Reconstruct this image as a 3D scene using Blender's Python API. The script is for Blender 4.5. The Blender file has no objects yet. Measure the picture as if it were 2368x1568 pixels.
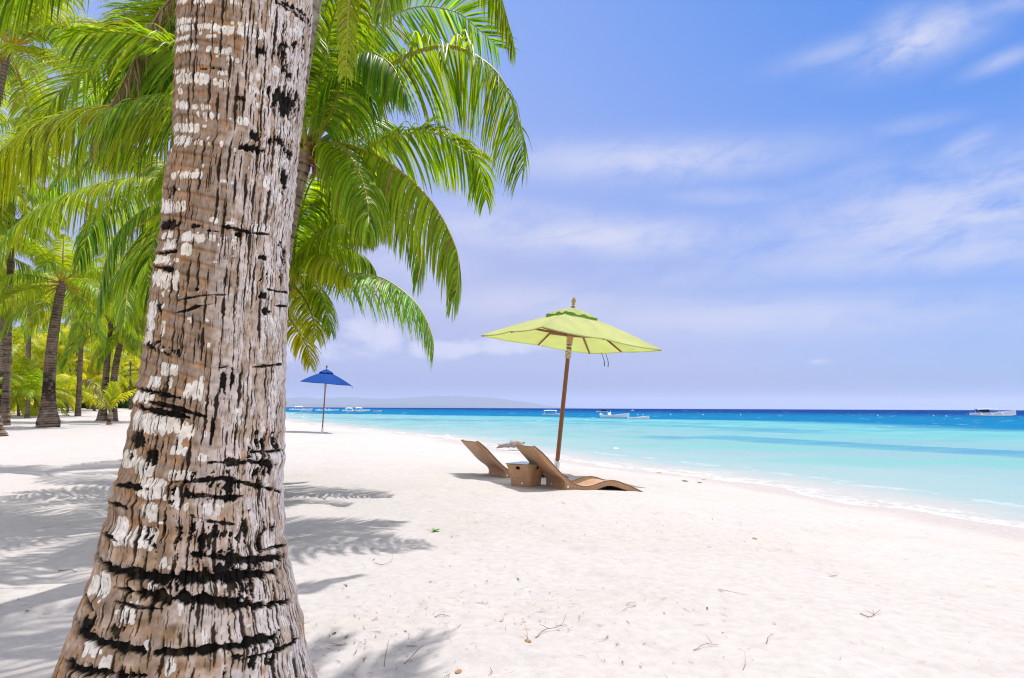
import bpy, bmesh, math, random
import numpy as np
from mathutils import Vector, Matrix
random.seed(7)
RNG = np.random.default_rng(11)
SC = bpy.context.scene
COL = SC.collection
R_ = math.radians
PI = math.pi

# ------------------------------------------------------------------ camera model
W0, H0, F0 = 2368.0, 1568.0, 1579.0        # size and focal length used for taking bearings off the photo
EYE = np.array([0.0, 0.0, 1.15])
PITCH, ROLL = math.atan(159.3 / F0), R_(0.235)
CF = np.array([0, math.cos(PITCH), math.sin(PITCH)])
_u = np.array([0, -math.sin(PITCH), math.cos(PITCH)]); _r = np.array([1.0, 0, 0])
CR = math.cos(ROLL) * _r + math.sin(ROLL) * _u
CU = -math.sin(ROLL) * _r + math.cos(ROLL) * _u
SUN = np.array([0.46, 0.88, 2.15]); SUN = SUN / np.linalg.norm(SUN)
SEA = -0.35                                  # water level; the sand near the camera is 0


def ray(x, y):
    return CF + (x - W0 / 2) / F0 * CR + (H0 / 2 - y) / F0 * CU


def at(x, y, Y):
    """the point on the bearing (x, y) that lies Y metres ahead"""
    d = ray(x, y)
    return EYE + d * (Y / d[1])


def px(p):
    q = np.asarray(p, float) - EYE
    z = q @ CF
    return (W0 / 2 + F0 * (q @ CR) / z, H0 / 2 - F0 * (q @ CU) / z)


def on_level(x, y, z):
    d = ray(x, y)
    return EYE + d * ((z - EYE[2]) / d[2])


# ------------------------------------------------------------------ noise
def _h(ix, iy, seed):
    n = (ix.astype(np.int64) * 374761393 + iy.astype(np.int64) * 668265263 + seed * 974634777) & 0xFFFFFFFF
    n = ((n ^ (n >> 13)) * 1274126177) & 0xFFFFFFFF
    n = ((n ^ (n >> 16)) * 2246822519) & 0xFFFFFFFF
    return ((n ^ (n >> 15)) & 0xFFFFFF) / float(0xFFFFFF)


def vnoise(x, y, seed=0):
    x = np.asarray(x, float); y = np.asarray(y, float)
    ix, iy = np.floor(x), np.floor(y)
    fx, fy = x - ix, y - iy
    fx = fx * fx * (3 - 2 * fx); fy = fy * fy * (3 - 2 * fy)
    a, b = _h(ix, iy, seed), _h(ix + 1, iy, seed)
    c, d = _h(ix, iy + 1, seed), _h(ix + 1, iy + 1, seed)
    return (a * (1 - fx) + b * fx) * (1 - fy) + (c * (1 - fx) + d * fx) * fy


def fbm(x, y, seed=0, oct=4, gain=0.5):
    s, a, t = 0.0, 1.0, 0.0
    for k in range(oct):
        s = s + a * vnoise(x * 2 ** k, y * 2 ** k, seed + 17 * k); t += a; a *= gain
    return s / t


def sstep(a, b, x):
    t = np.clip((x - a) / (b - a), 0, 1)
    return t * t * (3 - 2 * t)


def mixc(c0, c1, f):
    f = np.asarray(f)[..., None]
    return np.asarray(c0) * (1 - f) + np.asarray(c1) * f


# ------------------------------------------------------------------ object helpers
def tag(o, label=None, cat=None, group=None, kind=None):
    if label: o['label'] = label
    if cat: o['category'] = cat
    if group: o['group'] = group
    if kind: o['kind'] = kind
    return o


def empty(name, loc, rz=0.0):
    o = bpy.data.objects.new(name, None)
    COL.objects.link(o)
    o.location = [float(v) for v in loc]; o.rotation_euler = (0, 0, rz)
    o.empty_display_size = 0.2
    return o


def link(name, me, parent=None, loc=None):
    o = bpy.data.objects.new(name, me)
    COL.objects.link(o)
    if parent is not None: o.parent = parent
    if loc is not None: o.location = [float(v) for v in loc]
    return o


def mesh_np(name, V, F, mat, colors=None, smooth=True, attr='tint'):
    """V (n,3); F list of arrays (m,4) or (m,3)"""
    me = bpy.data.meshes.new(name)
    V = np.asarray(V, np.float32)
    if not isinstance(F, (list, tuple)): F = [F]
    F = [np.asarray(f, np.int32) for f in F if len(f)]
    nl = sum(f.size for f in F); nf = sum(len(f) for f in F)
    me.vertices.add(len(V)); me.vertices.foreach_set('co', V.ravel())
    me.loops.add(nl); me.loops.foreach_set('vertex_index', np.concatenate([f.ravel() for f in F]))
    st = np.concatenate([np.full(len(f), f.shape[1], np.int32) for f in F])
    starts = np.concatenate([[0], np.cumsum(st)[:-1]]).astype(np.int32)
    me.polygons.add(nf)
    me.polygons.foreach_set('loop_start', starts)
    me.polygons.foreach_set('loop_total', st)
    me.polygons.foreach_set('use_smooth', np.full(nf, smooth, bool))
    if colors is not None:
        at_ = me.color_attributes.new(attr, 'FLOAT_COLOR', 'POINT')
        c = np.ones((len(V), 4), np.float32); c[:, :3] = colors
        at_.data.foreach_set('color', c.ravel())
    me.update(calc_edges=True)
    me.validate()
    if mat: me.materials.append(mat)
    return me


class MB:
    """collects boxes, tubes, lathes; builds ONE mesh object"""
    def __init__(s): s.bm = bmesh.new()

    def box(s, c, size, M=None, bevel=0.0):
        tmp = bmesh.new()
        bmesh.ops.create_cube(tmp, size=1.0)
        for v in tmp.verts: v.co = Vector((v.co.x * size[0], v.co.y * size[1], v.co.z * size[2]))
        if bevel: bmesh.ops.bevel(tmp, geom=list(tmp.edges), offset=bevel, segments=2, affect='EDGES', profile=0.5)
        for v in tmp.verts:
            if M is not None: v.co = M @ v.co
            v.co += Vector(c)
        s._merge(tmp); return s

    def _merge(s, tmp):
        me = bpy.data.meshes.new('tmp'); tmp.to_mesh(me); tmp.free()
        s.bm.from_mesh(me); bpy.data.meshes.remove(me)

    def tube(s, pts, rad, n=10, cap=True):
        pts = [Vector(p) for p in pts]
        if not hasattr(rad, '__len__'): rad = [rad] * len(pts)
        rings = []
        ref = None
        for i, p in enumerate(pts):
            t = (pts[min(i + 1, len(pts) - 1)] - pts[max(i - 1, 0)]).normalized()
            if ref is None:
                ref = Vector((0, 0, 1)) if abs(t.z) < 0.9 else Vector((1, 0, 0))
            a = (ref - t * ref.dot(t)).normalized(); ref = a
            b = t.cross(a)
            rings.append([s.bm.verts.new(p + (a * math.cos(2 * PI * k / n) + b * math.sin(2 * PI * k / n)) * rad[i]) for k in range(n)])
        for r0, r1 in zip(rings, rings[1:]):
            for k in range(n):
                s.bm.faces.new((r0[k], r0[(k + 1) % n], r1[(k + 1) % n], r1[k]))
        if cap:
            s.bm.faces.new(list(reversed(rings[0]))); s.bm.faces.new(rings[-1])
        return s

    def lathe(s, prof, o=(0, 0, 0), axis=(0, 0, 1), n=16):
        ax = Vector(axis).normalized()
        a = ax.orthogonal().normalized(); b = ax.cross(a); o = Vector(o)
        rings = []
        for r, h in prof:
            rings.append([s.bm.verts.new(o + ax * h + (a * math.cos(2 * PI * k / n) + b * math.sin(2 * PI * k / n)) * max(r, 1e-4)) for k in range(n)])
        for r0, r1 in zip(rings, rings[1:]):
            for k in range(n):
                s.bm.faces.new((r0[k], r0[(k + 1) % n], r1[(k + 1) % n], r1[k]))
        s.bm.faces.new(list(reversed(rings[0]))); s.bm.faces.new(rings[-1])
        return s

    def grid(s, P, thick=0.0):
        """P[i][j] points; optional thickness along vertex normals (solid sheet)"""
        P = np.asarray(P, float); ni, nj = P.shape[:2]
        du = np.gradient(P, axis=0); dv = np.gradient(P, axis=1)
        N = np.cross(du, dv); N /= np.linalg.norm(N, axis=-1, keepdims=True) + 1e-12
        A = [[s.bm.verts.new(P[i, j]) for j in range(nj)] for i in range(ni)]
        for i in range(ni - 1):
            for j in range(nj - 1):
                s.bm.faces.new((A[i][j], A[i + 1][j], A[i + 1][j + 1], A[i][j + 1]))
        if thick:
            Q = P - N * thick
            B = [[s.bm.verts.new(Q[i, j]) for j in range(nj)] for i in range(ni)]
            for i in range(ni - 1):
                for j in range(nj - 1):
                    s.bm.faces.new((B[i][j], B[i][j + 1], B[i + 1][j + 1], B[i + 1][j]))
            for i in range(ni - 1):
                s.bm.faces.new((A[i][0], B[i][0], B[i + 1][0], A[i + 1][0]))
                s.bm.faces.new((A[i][-1], A[i + 1][-1], B[i + 1][-1], B[i][-1]))
            for j in range(nj - 1):
                s.bm.faces.new((A[0][j], A[0][j + 1], B[0][j + 1], B[0][j]))
                s.bm.faces.new((A[-1][j], B[-1][j], B[-1][j + 1], A[-1][j + 1]))
        return s

    def build(s, name, mat, parent=None, loc=None, smooth=False, angle=40):
        bmesh.ops.recalc_face_normals(s.bm, faces=list(s.bm.faces))
        me = bpy.data.meshes.new(name)
        s.bm.to_mesh(me); s.bm.free()
        if smooth:
            me.polygons.foreach_set('use_smooth', [True] * len(me.polygons))
            try: me.set_sharp_from_angle(angle=R_(angle))
            except Exception: pass
        if mat: me.materials.append(mat)
        return link(name, me, parent, loc)


def crs(pts, n):
    """Catmull-Rom through pts, resampled to n points at even arc length"""
    P = np.asarray(pts, float)
    P = np.vstack([2 * P[0] - P[1], P, 2 * P[-1] - P[-2]])
    out = []
    for i in range(1, len(P) - 2):
        t = np.linspace(0, 1, 24, endpoint=False)[:, None]
        a, b, c, d = P[i - 1], P[i], P[i + 1], P[i + 2]
        out.append(0.5 * (2 * b + (c - a) * t + (2 * a - 5 * b + 4 * c - d) * t ** 2 + (3 * b - a - 3 * c + d) * t ** 3))
    out.append(P[-2:-1]); Q = np.vstack(out)
    s = np.concatenate([[0], np.cumsum(np.linalg.norm(np.diff(Q, axis=0), axis=1))])
    g = np.linspace(0, s[-1], n)
    return np.stack([np.interp(g, s, Q[:, k]) for k in range(Q.shape[1])], 1)


# ------------------------------------------------------------------ materials
def new_mat(name):
    m = bpy.data.materials.new(name); m.use_nodes = True
    nt = m.node_tree; nt.nodes.clear()
    out = nt.nodes.new('ShaderNodeOutputMaterial')
    return m, nt, out


def N(nt, kind, **kw):
    n = nt.nodes.new(kind)
    for k, v in kw.items():
        if k in n.inputs: n.inputs[k].default_value = v
        else: setattr(n, k, v)
    return n


def plain(name, col, rough=0.6, spec=0.3, metal=0.0, noise=0.0, scale=8.0, bump=0.0, bscale=60.0, coat=0.0):
    """Principled with a little object-space colour variation and bump"""
    m, nt, out = new_mat(name); L = nt.links
    p = N(nt, 'ShaderNodeBsdfPrincipled')
    p.inputs['Roughness'].default_value = rough; p.inputs['Specular IOR Level'].default_value = spec
    p.inputs['Metallic'].default_value = metal; p.inputs['Coat Weight'].default_value = coat
    tc = N(nt, 'ShaderNodeTexCoord')
    if noise:
        nz = N(nt, 'ShaderNodeTexNoise'); nz.inputs['Scale'].default_value = scale; nz.inputs['Detail'].default_value = 5
        L.new(tc.outputs['Object'], nz.inputs['Vector'])
        mx = N(nt, 'ShaderNodeMix', data_type='RGBA')
        mx.inputs['A'].default_value = [c * (1 - noise) for c in col] + [1]
        mx.inputs['B'].default_value = [min(1, c * (1 + noise)) for c in col] + [1]
        L.new(nz.outputs['Fac'], mx.inputs['Factor']); L.new(mx.outputs['Result'], p.inputs['Base Color'])
    else:
        p.inputs['Base Color'].default_value = list(col) + [1]
    if bump:
        b2 = N(nt, 'ShaderNodeTexNoise'); b2.inputs['Scale'].default_value = bscale; b2.inputs['Detail'].default_value = 4
        L.new(tc.outputs['Object'], b2.inputs['Vector'])
        bp = N(nt, 'ShaderNodeBump'); bp.inputs['Strength'].default_value = bump; bp.inputs['Distance'].default_value = 0.01
        L.new(b2.outputs['Fac'], bp.inputs['Height']); L.new(bp.outputs['Normal'], p.inputs['Normal'])
    L.new(p.outputs['BSDF'], out.inputs['Surface'])
    return m


def attr_mat(name, rough=0.8, spec=0.2, var=0.2, vscale=40.0, bump=0.3, bscale=150.0, bdist=0.004, trans=0.0, tcol=(1, 1, 1)):
    m, nt, out = new_mat(name); L = nt.links
    a = N(nt, 'ShaderNodeAttribute', attribute_name='tint')
    p = N(nt, 'ShaderNodeBsdfPrincipled')
    p.inputs['Roughness'].default_value = rough; p.inputs['Specular IOR Level'].default_value = spec
    tc = N(nt, 'ShaderNodeTexCoord')
    col = a.outputs['Color']
    if var:
        nz = N(nt, 'ShaderNodeTexNoise'); nz.inputs['Scale'].default_value = vscale; nz.inputs['Detail'].default_value = 4
        L.new(tc.outputs['Object'], nz.inputs['Vector'])
        mr = N(nt, 'ShaderNodeMapRange'); mr.inputs['From Min'].default_value = 0.3; mr.inputs['From Max'].default_value = 0.7
        mr.inputs['To Min'].default_value = 1 - var; mr.inputs['To Max'].default_value = 1 + var
        L.new(nz.outputs['Fac'], mr.inputs['Value'])
        mu = N(nt, 'ShaderNodeMix', data_type='RGBA', blend_type='MULTIPLY'); mu.inputs['Factor'].default_value = 1
        L.new(col, mu.inputs['A']); L.new(mr.outputs['Result'], mu.inputs['B']); col = mu.outputs['Result']
    L.new(col, p.inputs['Base Color'])
    if bump:
        b2 = N(nt, 'ShaderNodeTexNoise'); b2.inputs['Scale'].default_value = bscale; b2.inputs['Detail'].default_value = 5
        L.new(tc.outputs['Object'], b2.inputs['Vector'])
        bp = N(nt, 'ShaderNodeBump'); bp.inputs['Strength'].default_value = bump; bp.inputs['Distance'].default_value = bdist
        L.new(b2.outputs['Fac'], bp.inputs['Height']); L.new(bp.outputs['Normal'], p.inputs['Normal'])
    sh = p.outputs['BSDF']
    if trans:
        t = N(nt, 'ShaderNodeBsdfTranslucent')
        mu = N(nt, 'ShaderNodeMix', data_type='RGBA', blend_type='MULTIPLY'); mu.inputs['Factor'].default_value = 1
        L.new(col, mu.inputs['A']); mu.inputs['B'].default_value = list(tcol) + [1]
        L.new(mu.outputs['Result'], t.inputs['Color'])
        mx = N(nt, 'ShaderNodeMixShader'); mx.inputs['Fac'].default_value = trans
        L.new(sh, mx.inputs[1]); L.new(t.outputs['BSDF'], mx.inputs[2]); sh = mx.outputs['Shader']
    L.new(sh, out.inputs['Surface'])
    return m


M_BARK = attr_mat('bark', rough=0.92, spec=0.12, var=0.22, vscale=55, bump=0.35, bscale=260, bdist=0.003)
M_LEAF = attr_mat('palm_leaf', rough=0.42, spec=0.42, var=0.12, vscale=30, bump=0, trans=0.5, tcol=(1.75, 1.5, 0.4))
M_STALK = attr_mat('palm_stalk', rough=0.45, spec=0.4, var=0.1, vscale=20, bump=0.1, bscale=80)
M_HUSK = attr_mat('husk', rough=0.85, spec=0.15, var=0.3, vscale=30, bump=0.5, bscale=120, bdist=0.006)
# ------------------------------------------------------------------ shoreline, sand, sea
_shore_px = [(664, 972), (760, 985), (870, 996), (1020, 1011), (1160, 1041), (1300, 1063), (1420, 1079), (1600, 1099),
             (1750, 1121), (1900, 1149), (2050, 1172), (2200, 1198), (2368, 1228)]
_sp = [on_level(x, y, SEA)[:2] for x, y in _shore_px]
SHORE = np.array([(-900., 2600.), (-330., 900.), (-120., 330.), (-62., 175.), (-40., 115.)] + [tuple(p) for p in _sp] +
                 [(7.6, 6.0), (9.5, 1.5), (13., -8.), (40., -60.), (300., -500.)])
DROP = np.array([(-1500., 3300.), (-300., 700.), (-110., 290.)] + [tuple(on_level(x, y, SEA)[:2]) for x, y in
                [(690, 956.5), (900, 960), (1184, 963.5), (1350, 966.5), (1500, 970), (1700, 975), (1900, 983), (2150, 990), (2368, 996)]] +
                [(52., 38.), (75., 10.), (120., -60.), (400., -600.)])


def sdist(P, X, Y):
    """signed distance to a polyline, positive on its landward (left-near) side"""
    X = np.asarray(X, float); Y = np.asarray(Y, float)
    best = np.full(X.shape, 1e18); sgn = np.ones(X.shape)
    for (ax, ay), (bx, by) in zip(P[:-1], P[1:]):
        dx, dy = bx - ax, by - ay
        t = np.clip(((X - ax) * dx + (Y - ay) * dy) / (dx * dx + dy * dy), 0, 1)
        ex, ey = X - ax - t * dx, Y - ay - t * dy
        d = ex * ex + ey * ey
        m = d < best
        c = dx * ey - dy * ex
        best = np.where(m, d, best); sgn = np.where(m, np.where(c <= 0, 1.0, -1.0), sgn)
    return np.sqrt(best) * sgn


def shore_d(X, Y):
    d = sdist(SHORE, X, Y)
    far = sstep(20, 120, np.hypot(X, Y))
    return d + (fbm(np.asarray(X) * 0.9, np.asarray(Y) * 0.9, 5, 3) - 0.5) * (0.9 + 3 * far)


DRAG = np.array([on_level(x, y, 0.0)[:2] for x, y in ((1880, 1268), (1935, 1298), (2010, 1328), (2060, 1345), (2130, 1362), (2230, 1392), (2337, 1425), (2480, 1470))])


def height(X, Y, fine=True):
    X = np.asarray(X, float); Y = np.asarray(Y, float)
    d = shore_d(X, Y)
    land = SEA * np.exp(-(np.clip(d, 0, None) / 3.9) ** 1.6)
    z = np.where(d > 0, land, SEA + np.maximum(d * 0.09, -2.2))
    # the ground rises gently into the grove
    z = z + 0.75 * sstep(34, 105, Y) * sstep(7, 26, d) * (X < 0)
    if fine:
        r = np.hypot(X, Y)
        dry = sstep(0.6, 3.0, d)
        z = z + dry * ((fbm(X * 0.55, Y * 0.55, 3, 3) - 0.5) * 0.07 + (fbm(X * 2.1, Y * 2.1, 9, 3) - 0.5) * 0.028 * (1 - sstep(30, 90, r)))
        dents = np.clip(vnoise(X * 3.4, Y * 3.4, 77) - 0.66, 0, 1) * 0.07 + np.clip(vnoise(X * 7.4, Y * 7.4, 78) - 0.7, 0, 1) * 0.035
        z = z - dry * dents * (1 - sstep(20, 60, r))
        # an old drag mark slanting across the open sand
        dm = np.abs(sdist(DRAG, X, Y)); z = z + .016 * np.exp(-((dm - .03) / .035) ** 2) - .014 * np.exp(-(dm / .03) ** 2)
        # a low ridge left by the last high water
        z = z + dry * 0.012 * np.exp(-((d - 2.7 - 0.8 * (fbm(X * .4, Y * .4, 31, 2) - .5)) / 0.25) ** 2)
    return z


def ground(x, y, lo=1.0, hi=900.0):
    """where the bearing (x, y) meets the sand"""
    d = ray(x, y)
    ts = np.geomspace(lo, hi, 700) / d[1]
    P = EYE[None] + ts[:, None] * d[None]
    f = P[:, 2] - height(P[:, 0], P[:, 1])
    k = np.argmax(f <= 0)
    if f[k] > 0: return P[-1]
    a, b = ts[k - 1], ts[k]
    for _ in range(24):
        m = (a + b) / 2; q = EYE + m * d
        if q[2] - height(q[0], q[1]) > 0: a = m
        else: b = m
    q = EYE + b * d
    return np.array([q[0], q[1], float(height(q[0], q[1]))])


def drop_z(p):
    return np.array([p[0], p[1], float(height(p[0], p[1]))])


def sector(r_edges, ang):
    A, Rr = np.meshgrid(ang, r_edges)
    X = Rr * np.sin(A); Y = Rr * np.cos(A)
    n, m = X.shape
    i = np.arange(n - 1)[:, None] * m + np.arange(m - 1)[None]
    F = np.stack([i, i + 1, i + m + 1, i + m], -1).reshape(-1, 4)
    return X, Y, F


def sand_material():
    m, nt, out = new_mat('beach_sand'); L = nt.links
    tc = N(nt, 'ShaderNodeTexCoord')
    a = N(nt, 'ShaderNodeAttribute', attribute_name='tint')
    p = N(nt, 'ShaderNodeBsdfPrincipled', Roughness=0.95)
    p.inputs['Specular IOR Level'].default_value = 0.08
    n1 = N(nt, 'ShaderNodeTexNoise', Scale=14.0, Detail=8.0, Roughness=0.65)
    n2 = N(nt, 'ShaderNodeTexNoise', Scale=160.0, Detail=4.0, Roughness=0.7)
    n3 = N(nt, 'ShaderNodeTexVoronoi', Scale=38.0)
    for n in (n1, n2, n3): L.new(tc.outputs['Object'], n.inputs['Vector'])
    mr = N(nt, 'ShaderNodeMapRange'); mr.inputs['From Min'].default_value = 0.3; mr.inputs['From Max'].default_value = 0.75
    mr.inputs['To Min'].default_value = 0.86; mr.inputs['To Max'].default_value = 1.06
    L.new(n1.outputs['Fac'], mr.inputs['Value'])
    mu = N(nt, 'ShaderNodeMix', data_type='RGBA', blend_type='MULTIPLY'); mu.inputs['Factor'].default_value = 1
    L.new(a.outputs['Color'], mu.inputs['A']); L.new(mr.outputs['Result'], mu.inputs['B'])
    # grains of darker shell and coral grit
    cr = N(nt, 'ShaderNodeMapRange'); cr.inputs['From Min'].default_value = 0.0; cr.inputs['From Max'].default_value = 0.16
    cr.inputs['To Min'].default_value = 0.35; cr.inputs['To Max'].default_value = 0.0
    L.new(n3.outputs['Distance'], cr.inputs['Value'])
    n4 = N(nt, 'ShaderNodeTexNoise', Scale=2.3, Detail=3.0); L.new(tc.outputs['Object'], n4.inputs['Vector'])
    gate = N(nt, 'ShaderNodeMapRange'); gate.inputs['From Min'].default_value = 0.5; gate.inputs['From Max'].default_value = 0.68
    L.new(n4.outputs['Fac'], gate.inputs['Value'])
    mm = N(nt, 'ShaderNodeMath', operation='MULTIPLY'); L.new(cr.outputs['Result'], mm.inputs[0]); L.new(gate.outputs['Result'], mm.inputs[1])
    m2 = N(nt, 'ShaderNodeMix', data_type='RGBA'); m2.inputs['B'].default_value = (0.30, 0.22, 0.17, 1)
    L.new(mm.outputs['Value'], m2.inputs['Factor']); L.new(mu.outputs['Result'], m2.inputs['A'])
    L.new(m2.outputs['Result'], p.inputs['Base Color'])
    ad = N(nt, 'ShaderNodeMath', operation='MULTIPLY_ADD'); ad.inputs[1].default_value = 0.35
    L.new(n2.outputs['Fac'], ad.inputs[0]); L.new(n1.outputs['Fac'], ad.inputs[2])
    bp = N(nt, 'ShaderNodeBump', Strength=0.4, Distance=0.03)
    L.new(ad.outputs['Value'], bp.inputs['Height']); L.new(bp.outputs['Normal'], p.inputs['Normal'])
    L.new(p.outputs['BSDF'], out.inputs['Surface'])
    return m


def build_sand():
    rr = np.concatenate([[0.05, 0.3, 0.6], np.geomspace(1.0, 60, 520), np.geomspace(62, 4200, 70)])
    fa = np.linspace(R_(-44), R_(44), 460)
    back = np.concatenate([np.linspace(R_(44), R_(316), 70)[1:]])
    ang = np.concatenate([fa, back])
    X, Y, F = sector(rr, ang)
    Z = height(X, Y)
    d = shore_d(X, Y)
    land_far = sstep(300, 2500, np.hypot(X, Y))
    dry = np.array([0.475, 0.443, 0.440]); wet = np.array([0.40, 0.365, 0.37]); bed = np.array([0.38, 0.41, 0.41])
    C = np.broadcast_to(dry, X.shape + (3,)).copy()
    C *= (0.965 + 0.07 * fbm(X * 1.3, Y * 1.3, 61, 4))[..., None]
    tan = sstep(0.52, 0.72, fbm(X * 0.5 + 3, Y * 0.8, 64, 4)) * 0.35
    C = mixc(C, np.array([0.465, 0.42, 0.39]), tan)
    w = 1 - sstep(0.35, 1.25, d + 0.5 * (fbm(X * 0.8, Y * 0.8, 66, 3) - 0.5))
    C = mixc(C, wet, w * 0.85)
    C = mixc(C, bed, 1 - sstep(-0.4, 0.0, d))
    V = np.stack([X, Y, Z], -1).reshape(-1, 3)
    me = mesh_np('beach_sand', V, F[:, ::-1], sand_material(), C.reshape(-1, 3))
    tag(link('beach_sand', me), kind='structure')


def water_material():
    m, nt, out = new_mat('sea_water'); L = nt.links
    tc = N(nt, 'ShaderNodeTexCoord')
    a = N(nt, 'ShaderNodeAttribute', attribute_name='tint')
    p = N(nt, 'ShaderNodeBsdfDiffuse'); gl = N(nt, 'ShaderNodeBsdfGlossy', Roughness=0.30)
    L.new(a.outputs['Color'], p.inputs['Color'])
    ms = N(nt, 'ShaderNodeMixShader'); ms.inputs['Fac'].default_value = 0.018      # choppy facets lean to the viewer: little glare
    L.new(p.outputs['BSDF'], ms.inputs[1]); L.new(gl.outputs['BSDF'], ms.inputs[2])
    mp = N(nt, 'ShaderNodeMapping'); mp.inputs['Scale'].default_value = (0.8, 1.6, 1); mp.inputs['Rotation'].default_value = (0, 0, R_(18))
    L.new(tc.outputs['Object'], mp.inputs['Vector'])
    n1 = N(nt, 'ShaderNodeTexNoise', Scale=1.1, Detail=7.0, Roughness=0.6)
    L.new(mp.outputs['Vector'], n1.inputs['Vector'])
    bp = N(nt, 'ShaderNodeBump', Strength=0.7, Distance=0.22)
    L.new(n1.outputs['Fac'], bp.inputs['Height']); L.new(bp.outputs['Normal'], p.inputs['Normal']); L.new(bp.outputs['Normal'], gl.inputs['Normal'])
    L.new(ms.outputs['Shader'], out.inputs['Surface'])
    return m


def build_sea():
    rr = np.concatenate([np.geomspace(3.0, 120, 560), np.geomspace(121, 3800, 330)])
    ang = np.concatenate([np.linspace(R_(-40), R_(42), 620), np.linspace(R_(42), R_(130), 50)[1:]])
    X, Y, F = sector(rr, ang)
    d = -shore_d(X, Y)                       # metres out from the water's edge
    q = -sdist(DROP, X, Y)                   # metres beyond the edge of the reef flat
    r = np.hypot(X, Y)
    # direction along the shore, for streaks
    ux, uy = X * 0.9 - Y * 0.43, X * 0.43 + Y * 0.9
    st = fbm(X * 0.035 + Y * 0.018, Y * 0.16 - X * 0.05, 21, 4)
    st2 = fbm(X * 0.11, Y * 0.34, 22, 4)
    shallow = np.array([0.31, 0.44, 0.48]); lagoon = np.array([0.235, 0.395, 0.455]); bright = np.array([0.13, 0.41, 0.465])
    reef = np.array([0.001, 0.155, 0.36]); deep = np.array([0.001, 0.042, 0.22]); weed = np.array([0.06, 0.255, 0.43])
    C = mixc(np.array([.50, .48, .49]), shallow, sstep(-.1, 3.2, d + .8 * (st2 - .5)))
    C = mixc(C, lagoon, sstep(1.5, 12, d + 3 * (st2 - .5)))
    C = mixc(C, np.array([.16, .44, .43]), sstep(.5, .7, fbm(X * .09, Y * .30, 44, 4)) * .55 * sstep(2, 8, d))
    C = mixc(C, bright, sstep(6, 40, d + 12 * (st - .5)) * 0.9)
    # darker weed beds lying in long streaks on the flat
    for poly, wd, amt, sd in (([(1560, 1012), (1700, 1012), (1850, 1022), (2100, 1034), (2368, 1046), (2700, 1066)], 2.6, 0.95, 3),
                              ([(1330, 979), (1500, 983), (1700, 990), (1860, 1000)], 4.0, 0.6, 4),
                              ([(940, 970), (1080, 972), (1250, 973), (1400, 975)], 5.5, 0.7, 5),
                              ([(720, 966), (860, 968), (960, 972)], 6.0, 0.4, 6)):
        P = np.array([on_level(a, b, SEA)[:2] for a, b in poly])
        dd = np.abs(sdist(P, X, Y))
        edge = wd * (0.15 + 1.9 * fbm(X * 0.10, Y * 0.45, 40 + sd, 5) * (.45 + 1.1 * vnoise(X * .06, Y * .06, 48 + sd)))
        C = mixc(C, weed, amt * (1 - sstep(edge * 0.2, edge, dd)) * (0.35 + 0.75 * fbm(X * .35, Y * 1.2, 49, 4)))
    patch = sstep(0.58, 0.72, fbm(X * 0.06, Y * 0.22, 27, 4)) * sstep(10, 30, d) * 0.3
    C = mixc(C, weed, patch)
    C = mixc(C, reef, sstep(-6, 10, q + 22 * (fbm(X * 0.03, Y * 0.06, 23, 4) - .5)) * 0.97)
    C = mixc(C, deep, sstep(10, 260, q + 90 * (fbm(X * 0.008, Y * 0.02, 24, 4) - .5)))
    # chop: lighter and darker flecks
    chop = fbm(X * 0.5, Y * 1.1, 29, 3) - 0.5
    C = C * (1 + 0.5 * chop * sstep(20, 80, r))[..., None]
    # foam: the wash at the edge, small breakers
    lace = 1 - np.abs(2 * fbm(X * 3.2, Y * 3.2, 33, 5, .6) - 1); fine = fbm(X * 9, Y * 9, 38, 3)
    wash = sstep(.72, .97, lace * .8 + .35 * fine - .05) * (1 - sstep(0.1, 1.1, d + .9 * (fbm(X * .35, Y * .35, 36, 3) - .5))) * .6
    wash2 = sstep(.25, .7, np.exp(-((d - 2.3 - 2.2 * (fbm(X * 0.25, Y * 0.25, 34, 3) - .5)) / 0.30) ** 2) * sstep(0.46, 0.66, fbm(X * 1.4, Y * 1.4, 35, 4)) * (.3 + fbm(X * 5, Y * 8, 37, 4))) * .22
    lip = np.exp(-((d - .10) / .09) ** 2) * sstep(.3, .6, fine) * .75
    foam = np.maximum(np.maximum(wash, lip), wash2 * sstep(.62, .9, lace)) * (1 - sstep(45, 90, r))
    Z = np.full(X.shape, SEA)
    wv = np.sin(d * 1.5 + 5 * fbm(X * 0.12, Y * 0.12, 50, 2)) * 0.035 * sstep(0.5, 4, d) * (1 - sstep(25, 60, d))
    Z = Z + wv
    for (cx, cy, ln, wd, hgt) in ((1034, 1009.5, 17, 3.4, .16), (1424, 1042, 15, 3, .14), (700, 965, 12, 2, .2), (672, 957, 8, 2, .2),
                                  (850, 988, 9, 2, .1), (1180, 1030, 10, 2.4, .1), (2150, 1003, 5, 1, .1), (1960, 1011, 5, 1, .1)):
        c = on_level(cx, cy, SEA); k = c[1] / F0
        ex, ey = (X - c[0]) / (ln * k), (Y - c[1] + .35 * (X - c[0])) / (wd * k * 2.4)
        g = np.exp(-(ex * ex + ey * ey) * 1.2)
        foam = np.maximum(foam, sstep(0.50, 0.62, g * (0.25 + 1.0 * fbm(X * 2.6, Y * 4.5, 52, 4))))
        Z = Z + hgt * .6 * g
    caps = sstep(0.80, 0.86, fbm(X * 0.3, Y * 0.8, 54, 3)) * sstep(40, 90, r) * (1 - sstep(500, 900, r)) * 0.6
    foam = np.maximum(foam, caps)
    C = mixc(C, np.array([0.86, 0.88, 0.88]), np.clip(foam, 0, 1) * 0.85)
    Z = np.where(d < 0.0, Z + 0.35 * np.maximum(d, -2), Z)
    C = C * .76
    V = np.stack([X, Y, Z], -1).reshape(-1, 3)
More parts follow.
